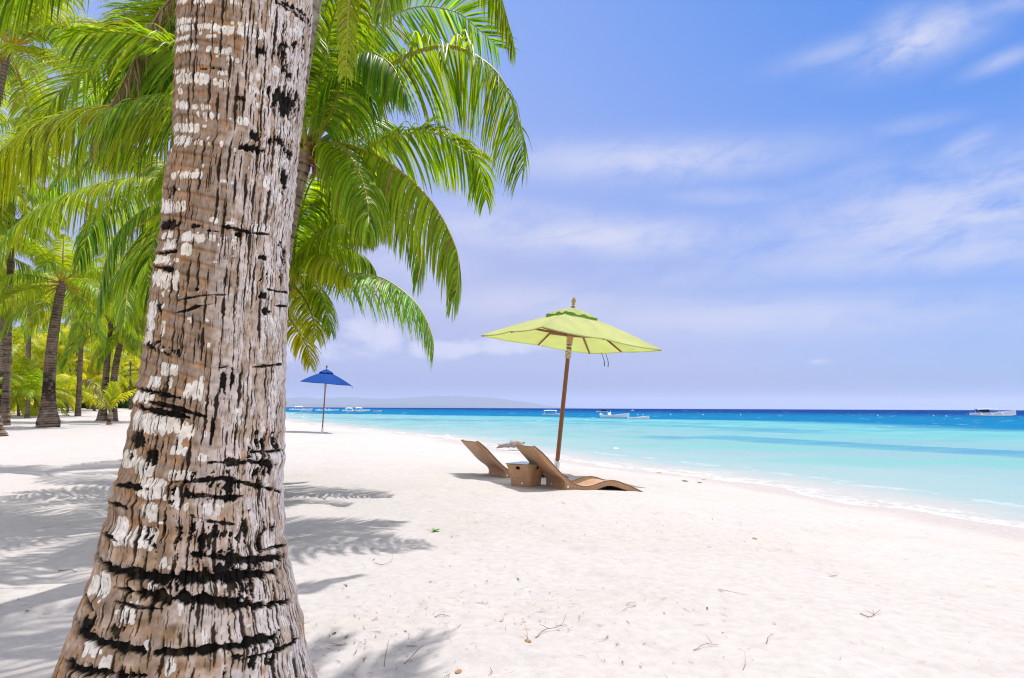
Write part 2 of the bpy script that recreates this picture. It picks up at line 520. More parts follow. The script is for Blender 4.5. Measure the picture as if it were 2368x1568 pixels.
    keep = (d > -1.2).reshape(-1)[F].any(1)
    F = F[keep]
    used = np.zeros(len(V), bool); used[F.ravel()] = True
    idx = np.cumsum(used) - 1
    me = mesh_np('sea_water', V[used], idx[F][:, ::-1], water_material(), C.reshape(-1, 3)[used])
    tag(link('sea_water', me), kind='structure')


def build_hills():
    m = attr_mat('hill_forest', rough=0.95, spec=0.05, var=0.15, vscale=0.004, bump=0)
    ridge_far = [(560, 930), (620, 924), (664, 921), (703, 917.5), (730, 922), (756, 921), (790, 918), (820, 918), (850, 921), (885, 923), (920, 921),
                 (960, 918), (1000, 915.5), (1030, 916), (1062, 915.5), (1100, 918), (1135, 919), (1165, 923), (1200, 928), (1230, 931.5),
                 (1258, 937), (1290, 941), (1330, 943)]
    ridge_near = [(560, 931), (664, 935), (720, 933.5), (790, 937), (870, 935), (940, 934), (1010, 936), (1090, 939), (1170, 943), (1210, 944)]
    for nm, rg, Y0, dep in (('hills', ridge_far, 47000., 5600.), ('hills', ridge_near, 38000., 2500.)):
        xs = np.linspace(rg[0][0], rg[-1][0], 150)
        ys = np.interp(xs, [a for a, b in rg], [b for a, b in rg])
        top = np.array([at(x, y, Y0) for x, y in zip(xs, ys)])
        v = np.linspace(-1, 1, 25)
        prof = np.exp(-(v * 1.9) ** 2)
        X = top[:, 0][:, None] + 0 * v; Yg = Y0 + v[None] * dep + 0 * X
        base = -1.2 + 0 * Y0
        rough = 1 + 0.35 * (fbm(X * 0.0012, Yg * 0.0012, 90, 4) - 0.5) * np.abs(v)[None]
        Z = base + (top[:, 2] - base)[:, None] * prof[None] * rough
        n, k = X.shape
        i = np.arange(n - 1)[:, None] * k + np.arange(k - 1)[None]
        F = np.stack([i, i + k, i + k + 1, i + 1], -1).reshape(-1, 4)
        C = mixc([0.030, 0.055, 0.022], [0.07, 0.085, 0.04], fbm(X * 0.004, Yg * 0.004, 91, 4))
        me = mesh_np(nm, np.stack([X, Yg, Z], -1).reshape(-1, 3), F, m, C.reshape(-1, 3))
        tag(link(nm, me), kind='structure')


def build_haze():
    m, nt, out = new_mat('sea_air')
    v = nt.nodes.new('ShaderNodeVolumePrincipled')
    v.inputs['Color'].default_value = (0.62, 0.72, 1.0, 1)
    v.inputs['Density'].default_value = HAZE_DENSITY
    v.inputs['Anisotropy'].default_value = 0.2
    nt.links.new(v.outputs['Volume'], out.inputs['Volume'])
    b = MB(); b.box((0, 24000, 418), (120000, 66000, 860))
    o = b.build('haze', m); tag(o, kind='stuff')


HAZE_DENSITY = 1 / 42000.0


# ------------------------------------------------------------------ sky and sun
def azel(x, y):
    d = ray(x, y); d = d / np.linalg.norm(d)
    return math.atan2(d[0], d[1]), math.asin(d[2])


def build_sky():
    w = bpy.data.worlds.new('World'); SC.world = w; w.use_nodes = True
    nt = w.node_tree; nt.nodes.clear(); L = nt.links
    out = nt.nodes.new('ShaderNodeOutputWorld'); bg = nt.nodes.new('ShaderNodeBackground')
    L.new(bg.outputs['Background'], out.inputs['Surface'])
    sky = N(nt, 'ShaderNodeTexSky', sky_type='NISHITA')
    sky.sun_disc = False
    sky.sun_elevation = math.asin(SUN[2]); sky.sun_rotation = math.atan2(SUN[0], SUN[1])
    sky.altitude = 0; sky.air_density = 1.0; sky.dust_density = 0.6; sky.ozone_density = 2.5
    bg.inputs['Strength'].default_value = 0.104
    tc = N(nt, 'ShaderNodeTexCoord')
    sep = N(nt, 'ShaderNodeSeparateXYZ'); L.new(tc.outputs['Generated'], sep.inputs[0])

    def M(op, a, b=None, c=None):
        n = N(nt, 'ShaderNodeMath', operation=op)
        for i, v in enumerate((a, b, c)):
            if v is None: continue
            if isinstance(v, (int, float)): n.inputs[i].default_value = v
            else: L.new(v, n.inputs[i])
        return n.outputs[0]

    def S(a, b, x):
        n = N(nt, 'ShaderNodeMapRange', interpolation_type='SMOOTHSTEP')
        n.inputs['From Min'].default_value = a; n.inputs['From Max'].default_value = b
        L.new(x, n.inputs['Value']); return n.outputs['Result']
    az = M('ARCTAN2', sep.outputs['X'], sep.outputs['Y'])
    el = M('ARCSINE', sep.outputs['Z'])
    elp = M('MAXIMUM', el, 0.0)

    def noise(sx, sy, sc, det, rough, seed, dist=0.0, skew=0.0):
        cx = N(nt, 'ShaderNodeCombineXYZ')
        a2 = M('MULTIPLY', az, sx); e2 = M('MULTIPLY_ADD', az, skew, M('MULTIPLY', el, sy))
        L.new(a2, cx.inputs[0]); L.new(e2, cx.inputs[1]); cx.inputs[2].default_value = seed
        n = N(nt, 'ShaderNodeTexNoise', Scale=sc, Detail=det, Roughness=rough, Distortion=dist)
        L.new(cx.outputs[0], n.inputs['Vector']); return n.outputs['Fac']

    def blob(x, y, wx, wy, amp, rot=0.0):
        a0, e0 = azel(x, y)
        da = M('SUBTRACT', az, a0); de = M('SUBTRACT', el, e0)
        c, s = math.cos(rot), math.sin(rot)
        u = M('DIVIDE', M('ADD', M('MULTIPLY', da, c), M('MULTIPLY', de, s)), wx / F0)
        v = M('DIVIDE', M('ADD', M('MULTIPLY', da, -s), M('MULTIPLY', de, c)), wy / F0)
        r2 = M('ADD', M('MULTIPLY', u, u), M('MULTIPLY', v, v))
        return M('MULTIPLY', M('EXPONENT', M('MULTIPLY', r2, -1.0)), amp)

    # the veil: thin bright moisture, thicker low down and towards the sun's side
    veil = M('ADD', M('MULTIPLY', M('EXPONENT', M('MULTIPLY', elp, -3.0)), 0.80),
             M('MULTIPLY', S(0.75, -0.30, az), 0.55))
    veil = M('MINIMUM', veil, 0.93)
    # wisps: streaked cirrus
    n1 = noise(1.0, 3.2, 6.0, 10, 0.6, 1.0, 0.8, -0.3)
    n2 = noise(1.0, 1.8, 17.0, 9, 0.65, 4.0, 0.6, -0.4)
    mask = None
    for b in ((1500, 372, 360, 44, .85, -0.04), (1950, 420, 200, 40, .3, .25), (1350, 545, 420, 44, 1.0, -0.06), (1700, 590, 120, 30, .5, .05),
              (2200, 490, 330, 95, .95, .05), (2150, 590, 380, 40, .8, -.03), (1250, 500, 200, 30, .6, -.1), (2130, 88, 120, 42, 1.0, .12), (2060, 75, 60, 34, .7, .3), (2320, 138, 60, 16, .55, .15),
              (1950, 112, 130, 22, .5, .1), (1750, 735, 520, 50, .75, -0.02), (1250, 700, 320, 44, .65, 0), (1600, 640, 300, 40, .35, 0), (2230, 340, 60, 22, .6, .3), (2110, 290, 90, 18, .35, 0), (2350, 365, 40, 14, .7, .3), (950, 600, 150, 60, .5, 0),
              (1700, 455, 160, 22, .4, -.1), (2300, 20, 200, 20, .5, 0)):
        v = blob(*b); mask = v if mask is None else M('MAXIMUM', mask, v)
    wis = M('MULTIPLY', mask, S(0.26, 0.60, M('ADD', M('MULTIPLY', n1, 0.6), M('MULTIPLY', n2, 0.4))))
    # low cumulus banks over the sea
    n3 = noise(1.0, 1.5, 9.0, 10, 0.6, 9.0, 0.3)
    low = None
    for b in ((830, 770, 190, 60, 1.0, 0), (1010, 805, 190, 42, .85, 0), (700, 790, 230, 80, 1.0, 0), (1150, 805, 180, 34, .85, 0), (1900, 835, 60, 12, .7, 0), (1640, 822, 70, 10, .4, 0), (880, 690, 90, 40, .5, 0)):
        v = blob(*b); low = v if low is None else M('MAXIMUM', low, v)
    cum = M('MULTIPLY', S(0.48, 0.60, M('ADD', M('MULTIPLY', low, 0.30), M('MULTIPLY', n3, 0.62))), M('MINIMUM', M('MULTIPLY', low, 2.0), 1.0))
    cl = M('MINIMUM', M('ADD', M('MULTIPLY', wis, 0.85), M('MULTIPLY', cum, 0.75)), 1.0)

    def mixn(f, A, B):
        n = N(nt, 'ShaderNodeMix', data_type='RGBA')
        if isinstance(f, (int, float)): n.inputs['Factor'].default_value = f
        else: L.new(f, n.inputs['Factor'])
        for nm, v in (('A', A), ('B', B)):
            if isinstance(v, tuple): n.inputs[nm].default_value = v
            else: L.new(v, n.inputs[nm])
        return n.outputs['Result']
    k = 10.0
    tint = N(nt, 'ShaderNodeMix', data_type='RGBA', blend_type='MULTIPLY'); tint.inputs['Factor'].default_value = 1
    L.new(sky.outputs['Color'], tint.inputs['A']); tint.inputs['B'].default_value = SKY_TINT
    veilc = mixn(S(0.0, 0.075, el), VEIL_LOW, mixn(S(0.04, 0.62, el), VEIL_MID, VEIL_HIGH))
    c = mixn(veil, tint.outputs['Result'], veilc)
    # bright fill added to the unseen sky overhead and behind the camera
    over = M('MAXIMUM', S(0.62, 0.95, el), M('MULTIPLY', S(1.3, 2.2, M('ABSOLUTE', az)), 0.6))
    c = mixn(over, c, SKY_FILL)
    c = mixn(cl, c, CLOUD)
    L.new(c, bg.inputs['Color'])


SKY_TINT = (0.04, 0.38, 0.80, 1)
SKY_FILL = (8.6, 8.4, 8.4, 1)
VEIL_LOW = (1.55, 1.65, 2.7, 1)
VEIL_MID = (2.85, 3.0, 4.5, 1)
VEIL_HIGH = (2.4, 3.15, 5.75, 1)
CLOUD = (4.2, 4.3, 5.3, 1)


def build_light_camera():
    l = bpy.data.lights.new('sun', 'SUN'); l.energy = 3.0; l.angle = R_(0.53); l.color = (1.0, 0.955, 0.88)
    o = bpy.data.objects.new('sun', l); COL.objects.link(o)
    o.rotation_euler = Vector(SUN).to_track_quat('Z', 'Y').to_euler(); o.location = (20, 40, 90)
    c = bpy.data.cameras.new('camera'); c.sensor_width = 36; c.lens = 36 * F0 / W0; c.clip_end = 120000; c.clip_start = 0.05
    oc = bpy.data.objects.new('camera', c); COL.objects.link(oc)
    M = Matrix(((CR[0], CU[0], -CF[0], EYE[0]), (CR[1], CU[1], -CF[1], EYE[1]), (CR[2], CU[2], -CF[2], EYE[2]), (0, 0, 0, 1)))
    oc.matrix_world = M
    SC.camera = oc
    vs = SC.view_settings
    vs.view_transform = 'Standard'; vs.look = 'None'; vs.gamma = 1.0; vs.exposure = EXPOSURE; vs.use_curve_mapping = False
    SC.cycles.max_bounces = 7; SC.cycles.diffuse_bounces = 4; SC.cycles.transmission_bounces = 6; SC.cycles.volume_bounces = 0
    SC.cycles.transparent_max_bounces = 6
    SC.cycles.sample_clamp_indirect = 8.0
    SC.cycles.use_denoising = True; SC.cycles.pixel_filter_type = 'BLACKMAN_HARRIS'; SC.cycles.filter_width = 1.15


EXPOSURE = 0.75
# ------------------------------------------------------------------ parasols, loungers, table, boats and small things
def wicker(name, c0, c1):
    m, nt, out = new_mat(name); L = nt.links
    tc = N(nt, 'ShaderNodeTexCoord')
    p = N(nt, 'ShaderNodeBsdfPrincipled', Roughness=0.5); p.inputs['Specular IOR Level'].default_value = 0.4
    w1 = N(nt, 'ShaderNodeTexWave', wave_type='BANDS', bands_direction='DIAGONAL', Scale=42.0, Distortion=0.6)
    w2 = N(nt, 'ShaderNodeTexBrick'); w2.inputs['Scale'].default_value = 30.0
    w2.inputs['Color1'].default_value = (1, 1, 1, 1); w2.inputs['Color2'].default_value = (.75, .75, .75, 1); w2.inputs['Mortar'].default_value = (0, 0, 0, 1)
    w2.inputs['Mortar Size'].default_value = 0.09; w2.inputs['Brick Width'].default_value = 0.9; w2.inputs['Row Height'].default_value = 0.45
    uv = N(nt, 'ShaderNodeAttribute', attribute_name='weave')
    L.new(uv.outputs['Vector'], w2.inputs['Vector']); L.new(tc.outputs['Object'], w1.inputs['Vector'])
    nz = N(nt, 'ShaderNodeTexNoise', Scale=6.0, Detail=4.0); L.new(tc.outputs['Object'], nz.inputs['Vector'])
    a = N(nt, 'ShaderNodeMath', operation='MULTIPLY_ADD'); a.inputs[1].default_value = 0.35
    L.new(nz.outputs['Fac'], a.inputs[0])
    hb = N(nt, 'ShaderNodeMath', operation='MULTIPLY'); hb.inputs[1].default_value = 0.62
    L.new(w2.outputs['Color'], hb.inputs[0]); L.new(hb.outputs[0], a.inputs[2])
    mx = N(nt, 'ShaderNodeMix', data_type='RGBA'); mx.inputs['A'].default_value = list(c0) + [1]; mx.inputs['B'].default_value = list(c1) + [1]
    L.new(a.outputs[0], mx.inputs['Factor']); L.new(mx.outputs['Result'], p.inputs['Base Color'])
    bp = N(nt, 'ShaderNodeBump', Strength=0.8, Distance=0.004)
    L.new(w2.outputs['Color'], bp.inputs['Height']); L.new(bp.outputs['Normal'], p.inputs['Normal'])
    L.new(p.outputs['BSDF'], out.inputs['Surface'])
    return m


M_WICK = wicker('wicker', (0.10, 0.045, 0.020), (0.92, 0.53, 0.28))
M_WOOD = plain('oiled_wood', (0.24, 0.095, 0.030), 0.45, 0.4, noise=0.35, scale=14, bump=0.2, bscale=50)
M_WOODL = plain('pale_wood', (0.50, 0.32, 0.12), 0.4, 0.4, noise=0.2, scale=14)
M_METAL = plain('bright_metal', (0.62, 0.63, 0.64), 0.3, 0.5, metal=1.0)
M_CORD = plain('cotton_cord', (0.72, 0.66, 0.50), 0.9, 0.1, noise=0.2, scale=60)
M_WHITE = plain('white_paint', (0.88, 0.88, 0.87), 0.4, 0.4, noise=0.04, scale=3)
M_GLASS = plain('frosted_glass', (0.16, 0.30, 0.27), 0.08, 0.6)
M_DARKP = plain('dark_paint', (0.015, 0.03, 0.045), 0.5, 0.3, noise=0.2)
M_DKGRN = plain('dark_green_paint', (0.01, 0.10, 0.09), 0.5, 0.3)


def cloth(name, col, tr, weave=True):
    m, nt, out = new_mat(name); L = nt.links
    tc = N(nt, 'ShaderNodeTexCoord')
    nz = N(nt, 'ShaderNodeTexNoise', Scale=3.0, Detail=5.0); L.new(tc.outputs['Object'], nz.inputs['Vector'])
    mx = N(nt, 'ShaderNodeMix', data_type='RGBA'); mx.inputs['A'].default_value = [c * .86 for c in col] + [1]; mx.inputs['B'].default_value = [min(1, c * 1.1) for c in col] + [1]
    L.new(nz.outputs['Fac'], mx.inputs['Factor'])
    d = N(nt, 'ShaderNodeBsdfPrincipled', Roughness=0.85); d.inputs['Specular IOR Level'].default_value = 0.15
    t = N(nt, 'ShaderNodeBsdfTranslucent')
    L.new(mx.outputs['Result'], d.inputs['Base Color']); L.new(mx.outputs['Result'], t.inputs['Color'])
    n2 = N(nt, 'ShaderNodeTexNoise', Scale=5.0, Detail=3.0); L.new(tc.outputs['Object'], n2.inputs['Vector'])
    bp = N(nt, 'ShaderNodeBump', Strength=0.25, Distance=0.03); L.new(n2.outputs['Fac'], bp.inputs['Height'])
    L.new(bp.outputs['Normal'], d.inputs['Normal'])
    ms = N(nt, 'ShaderNodeMixShader'); ms.inputs['Fac'].default_value = tr
    L.new(d.outputs['BSDF'], ms.inputs[1]); L.new(t.outputs['BSDF'], ms.inputs[2])
    L.new(ms.outputs['Shader'], out.inputs['Surface'])
    return m


M_LIME = cloth('lime_cloth', (0.70, 0.74, 0.39), 0.62)
M_LIMED = cloth('green_cloth', (0.22, 0.52, 0.10), 0.35)
M_BLUE = cloth('blue_cloth', (0.006, 0.060, 0.30), 0.12)
M_BLUED = cloth('navy_cloth', (0.003, 0.022, 0.12), 0.1)


def parasol(base, apex, corners, mats, tie_edge=None, detail=True):
    """base, apex and four canopy corners in the world (in order round the canopy). Root at the base."""
    label, group = mats['label'], 'square beach parasols on wooden poles'
    base = np.asarray(base); apex = np.asarray(apex); C4 = [np.asarray(c) for c in corners]
    root = empty('beach_parasol', base); tag(root, label, 'parasol', group)
    b = lambda p: Vector((np.asarray(p) - base).tolist())
    cen = sum(C4) / 4
    axis = (apex - base) / np.linalg.norm(apex - base)
    side = np.linalg.norm(C4[0] - C4[1])
    # canopy: eight panels between ribs, a slight sag between ribs
    rim = []
    for i in range(4):
        p, q = C4[i], C4[(i + 1) % 4]
        for t in np.linspace(0, 1, 16, endpoint=False):
            r = p * (1 - t) + q * t
            s = abs(math.sin(2 * PI * t))
            rim.append(r + (cen - r) * 0.025 * s)
    rim.append(rim[0]); rim = np.array(rim)
    rad = np.linspace(0.13, 1.0, 14)
    P = []
    for k in rad:
        row = apex[None] + (rim - apex[None]) * k
        j = np.arange(len(rim)); f = (j % 8) / 8.0
        sag = np.sin(PI * f) * 0.030 * k * (1.1 - 0.4 * k)
        crown = 0.035 * math.sin(PI * k)
        row = row - axis[None] * sag[:, None] + axis[None] * crown
        P.append(row - base)
    P = np.array(P)
    mb = MB(); mb.grid(P, 0.004)
    canopy = mb.build('canopy', mats['cloth'], root, smooth=True, angle=50)
    hem = MB()
    hp = P[-1]; hp2 = hp - axis[None] * 0.022
    hem.grid(np.array([hp * 1.0 + (hp - (cen - base)) * 0.002, hp2 + (hp - (cen - base)) * 0.002]), 0.003)
    hem.build('hem', mats['cloth'], canopy, smooth=True)
    # vent: a small loose cap with scalloped edge over the opening
    V = []
    apv = apex + axis * 0.085
    for k in np.linspace(0.02, 1, 8):
        row = []
        for j in range(len(rim)):
            d = (rim[j] - apex) * 0.285 * k
            wave = 0.014 * math.sin(j / 64 * 2 * PI * 8) * k ** 2 + 0.010 * math.sin(j / 64 * 2 * PI * 13 + 1) * k ** 2
            row.append(apv + d + axis * (wave - 0.012 * k ** 3 + 0.01 * math.sin(PI * k)) - base)
        V.append(row)
    V2 = [np.array(V[-1][j]) - axis * (0.042 + 0.012 * math.sin(j * 0.8)) for j in range(len(rim))]
    mv = MB(); mv.grid(np.array(V), 0.004)
    vent = mv.build('vent', mats['vent_top'], root, smooth=True, angle=60)
    mv = MB(); mv.grid(np.array([V[-1], V2]) * 1.0, 0.003)
    mv.build('vent_flap', mats['vent'], vent, smooth=True, angle=60)
    # pole, sleeve, hub, crown block, finial
    hub = apex - axis * mats.get('hub', 0.42)
    pr = 0.045 if detail else 0.032
    mp = MB(); mp.tube([b(base + axis * 0.10), b(base + axis * 1.2), b(apex + axis * 0.10)], [pr, pr, pr * .86], 16)
    mp.build('pole', M_WOOD, root, smooth=True)
    ms = MB(); ms.lathe([(0.056, -0.25), (0.056, 0.20), (0.062, 0.205), (0.062, 0.235), (0.046, 0.24)], (0, 0, 0), axis, 14)
    ms.build('ground_sleeve', M_METAL if detail else M_WHITE, root, smooth=True)
    mh = MB(); mh.lathe([(0.046, -0.17), (0.062, -0.15), (0.066, -0.04), (0.078, -0.03), (0.078, 0.04), (0.062, 0.05), (0.04, 0.06)], b(hub), axis, 16)
    mh.build('runner_hub', M_WOODL, root, smooth=True)
    mh = MB(); mh.lathe([(0.028, -0.06), (0.055, -0.05), (0.055, 0.01), (0.03, 0.02)], b(apex - axis * 0.06), axis, 16)
    mh.build('crown_block', M_WOODL, root, smooth=True)
    mf = MB(); mf.lathe([(0.02, 0.0), (0.032, 0.01), (0.034, 0.02), (0.024, 0.03), (0.030, 0.042), (0.042, 0.065), (0.045, 0.09), (0.038, 0.118), (0.022, 0.145), (0.008, 0.165), (0.002, 0.17)], b(apv + axis * 0.03), axis, 18)
    mf.build('finial', mats.get('finial', M_WOODL), root, smooth=True)
    # ribs and struts
    for i in range(8):
        tip = C4[i // 2] if i % 2 == 0 else (C4[i // 2] + C4[(i // 2 + 1) % 4]) / 2
        tip = tip + (cen - tip) * (0.03 if i % 2 else 0.015)
        off = -axis * 0.030
        lift = axis * 0.03
        p0 = apex - axis * 0.05; pm = (apex + tip) / 2 + off + lift * 0.9; p1 = tip + off * 0.6
        q = MB()
        d = Vector((p1 - p0).tolist())
        q.tube([b(p0 + off), b(pm), b(p1)], [0.024, 0.026, 0.018], 6)
        rb = q.build('rib', M_WOOD, root, smooth=True)
        fr = 0.56 if i % 2 == 0 else 0.62
        pj = (apex * (1 - fr) + tip * fr) + off * 1.5 + lift * 0.6
        s = MB(); s.tube([b(hub + (pj - hub) * 0.04 - axis * 0.0), b(pj)], [0.024, 0.022], 6)
        s.build('strut', M_WOOD, rb, smooth=True)
    # cord lashed under the hub
    pts = []
    n = 190 if detail else 80
    for k in range(n):
        t = k / (n - 1); h = -0.12 - 0.34 * t
        a = t * 2 * PI * 13 if t > 0.55 else t * 2 * PI * 5
        rr = 0.050 + 0.006 * (t > 0.6) + 0.003 * math.sin(k * 1.7)
        e1 = np.cross(axis, [0, 1, 0.1]); e1 /= np.linalg.norm(e1); e2 = np.cross(axis, e1)
        pts.append(b(hub + axis * h + (e1 * math.cos(a) + e2 * math.sin(a)) * rr))
    c = MB(); c.tube(pts, 0.010, 6)
    pts2 = [Vector(p) for p in pts]
    c.tube([b(hub + axis * (-0.13 - 0.20 * t) + (e1 * math.cos(-t * 14) + e2 * math.sin(-t * 14)) * 0.053) for t in np.linspace(0, 1, 60)], 0.009, 6)
    c.build('lashing_cord', M_CORD, root, smooth=True)
    if tie_edge:
        i, t, ln = tie_edge
        p = C4[i] * (1 - t) + C4[(i + 1) % 4] * t
        for dx, l in ((-0.03, ln), (0.05, ln * 1.05)):
            q = MB(); pr = []
            for u in np.linspace(0, 1, 9):
                x = p + np.array([dx * 1.0 + 0.03 * math.sin(3.5 * u + dx * 40) * (1 if dx < 0 else -1), 0, -l * u])
                pr.append([x - base - np.array([0.008 * (0.6 + .6 * u), 0, 0]), x - base + np.array([0.008 * (0.6 + .6 * u), 0, 0])])
            q.grid(np.array(pr), 0.002); q.build('tie_ribbon', mats['tie'], root)
    return root


def build_parasols():
    # lime one beside the loungers
    Lc, Nc, Rc, Fc = at(1112.7, 774.6, 13.9), at(1255.7, 754.6, 11.6), at(1531, 808.6, 12.7), at(1364, 816, 15.0)
    ap = at(1324.3, 719.5, 13.35)
    base = ground(1286.5, 1089)
    parasol(base, ap, [Lc, Nc, Rc, Fc], dict(label='lime green square parasol standing behind the wicker loungers', cloth=M_LIME, vent=M_LIMED, vent_top=M_LIME, tie=M_DKGRN, hub=0.50), tie_edge=(2, 0.77, 0.30))
    # blue one further up the beach
    g = ground(745, 1000); Y = g[1]
    k = Y / 31.0
    Y0 = Y - 1.15 * k
    c = [at(694.5, 881, Y0 + 0.35), at(812.5, 891, Y0 - 0.30), at(796, 886.5, Y0 + 2.3 * k), at(703, 879.5, Y0 + 2.6 * k)]
    apx = at(755, 857.5, Y0 + 1.15 * k)
    parasol(g, apx, c, dict(label='navy blue parasol alone on the sand, far up the beach', cloth=M_BLUE, vent=M_BLUED, vent_top=M_BLUE, tie=M_BLUED, hub=0.40, finial=M_WOOD), tie_edge=(1, 0.03, 0.14), detail=False)


# ---- lounger: a wave in profile, closed shell with softly rounded edges
TOPL = [(938, 366), (944, 361), (955, 362), (990, 386), (1060, 444), (1150, 538), (1240, 630), (1330, 702), (1400, 740), (1470, 753), (1560, 736), (1640, 706),
        (1720, 688), (1800, 693), (1900, 726), (2000, 766), (2112, 814)]
BOTL = [(940, 370), (975, 412), (1032, 474), (1085, 532), (1135, 585), (1190, 632), (1240, 668), (1270, 702), (1280, 740), (1276, 790), (1300, 796), (1430, 796), (1560, 794), (1640, 765),
        (1710, 742), (1790, 748), (1890, 782), (1990, 806), (2108, 822)]


def lounger_mesh(mat):
    sc = 0.00150
    n = 110
    T = crs(TOPL, n); B = crs(BOTL, n)
    uv = lambda a: np.stack([(a[:, 0] - 938) * sc * 1.17, (796 - a[:, 1]) * sc], 1)
    T, B = uv(T), uv(B)
    w = 0.64
    # cross-section: offset rows with rounded shoulders
    rows = []
    prof = [(-0.5, 0.5, 0), (-0.5, 0.06, 0), (-0.485, 0.0, 0), (-0.44, -0.015, 1), (-0.2, -0.02, 1), (0, -0.022, 1), (0.2, -0.02, 1), (0.44, -0.015, 1), (0.485, 0.0, 0), (0.5, 0.06, 0), (0.5, 0.5, 0),
            (0.5, 0.94, 0), (0.485, 1.0, 0), (0.3, 1.0, 0), (0, 1.0, 0), (-0.3, 1.0, 0), (-0.485, 1.0, 0), (-0.5, 0.94, 0)]
    V, W = [], []
    s = np.concatenate([[0], np.cumsum(np.linalg.norm(np.diff(T, axis=0), axis=1))])
    for i in range(n):
        d = B[i] - T[i]; th = max(np.linalg.norm(d), 0.012)
        for (y, f, dish) in prof:
            if dish: p = T[i] + d * 0 + np.array([0, f])          # dished lying surface
            else: p = T[i] + d * f
            V.append((p[0], y * w, p[1])); W.append((s[i], y * w if abs(y) < .49 else f * th + y, 0))
    m = len(prof); F = []
    for i in range(n - 1):
        for j in range(m):
            F.append((i * m + j, i * m + (j + 1) % m, (i + 1) * m + (j + 1) % m, (i + 1) * m + j))
    F = np.array(F)
    me = mesh_np('shell', np.array(V), F[:, ::-1], mat)
    a = me.attributes.new('weave', 'FLOAT_VECTOR', 'POINT'); a.data.foreach_set('vector', np.array(W, np.float32).ravel())
    bm = bmesh.new(); bm.from_mesh(me)
    e0 = [bm.verts[k] for k in range(0)]
    bm.verts.ensure_lookup_table()
    bm.faces.new([bm.verts[j] for j in range(m)]); bm.faces.new([bm.verts[(n - 1) * m + j] for j in reversed(range(m))])
    bmesh.ops.recalc_face_normals(bm, faces=list(bm.faces)); bm.to_mesh(me); bm.free()
    me.set_sharp_from_angle(angle=R_(48))
    return me, T, B


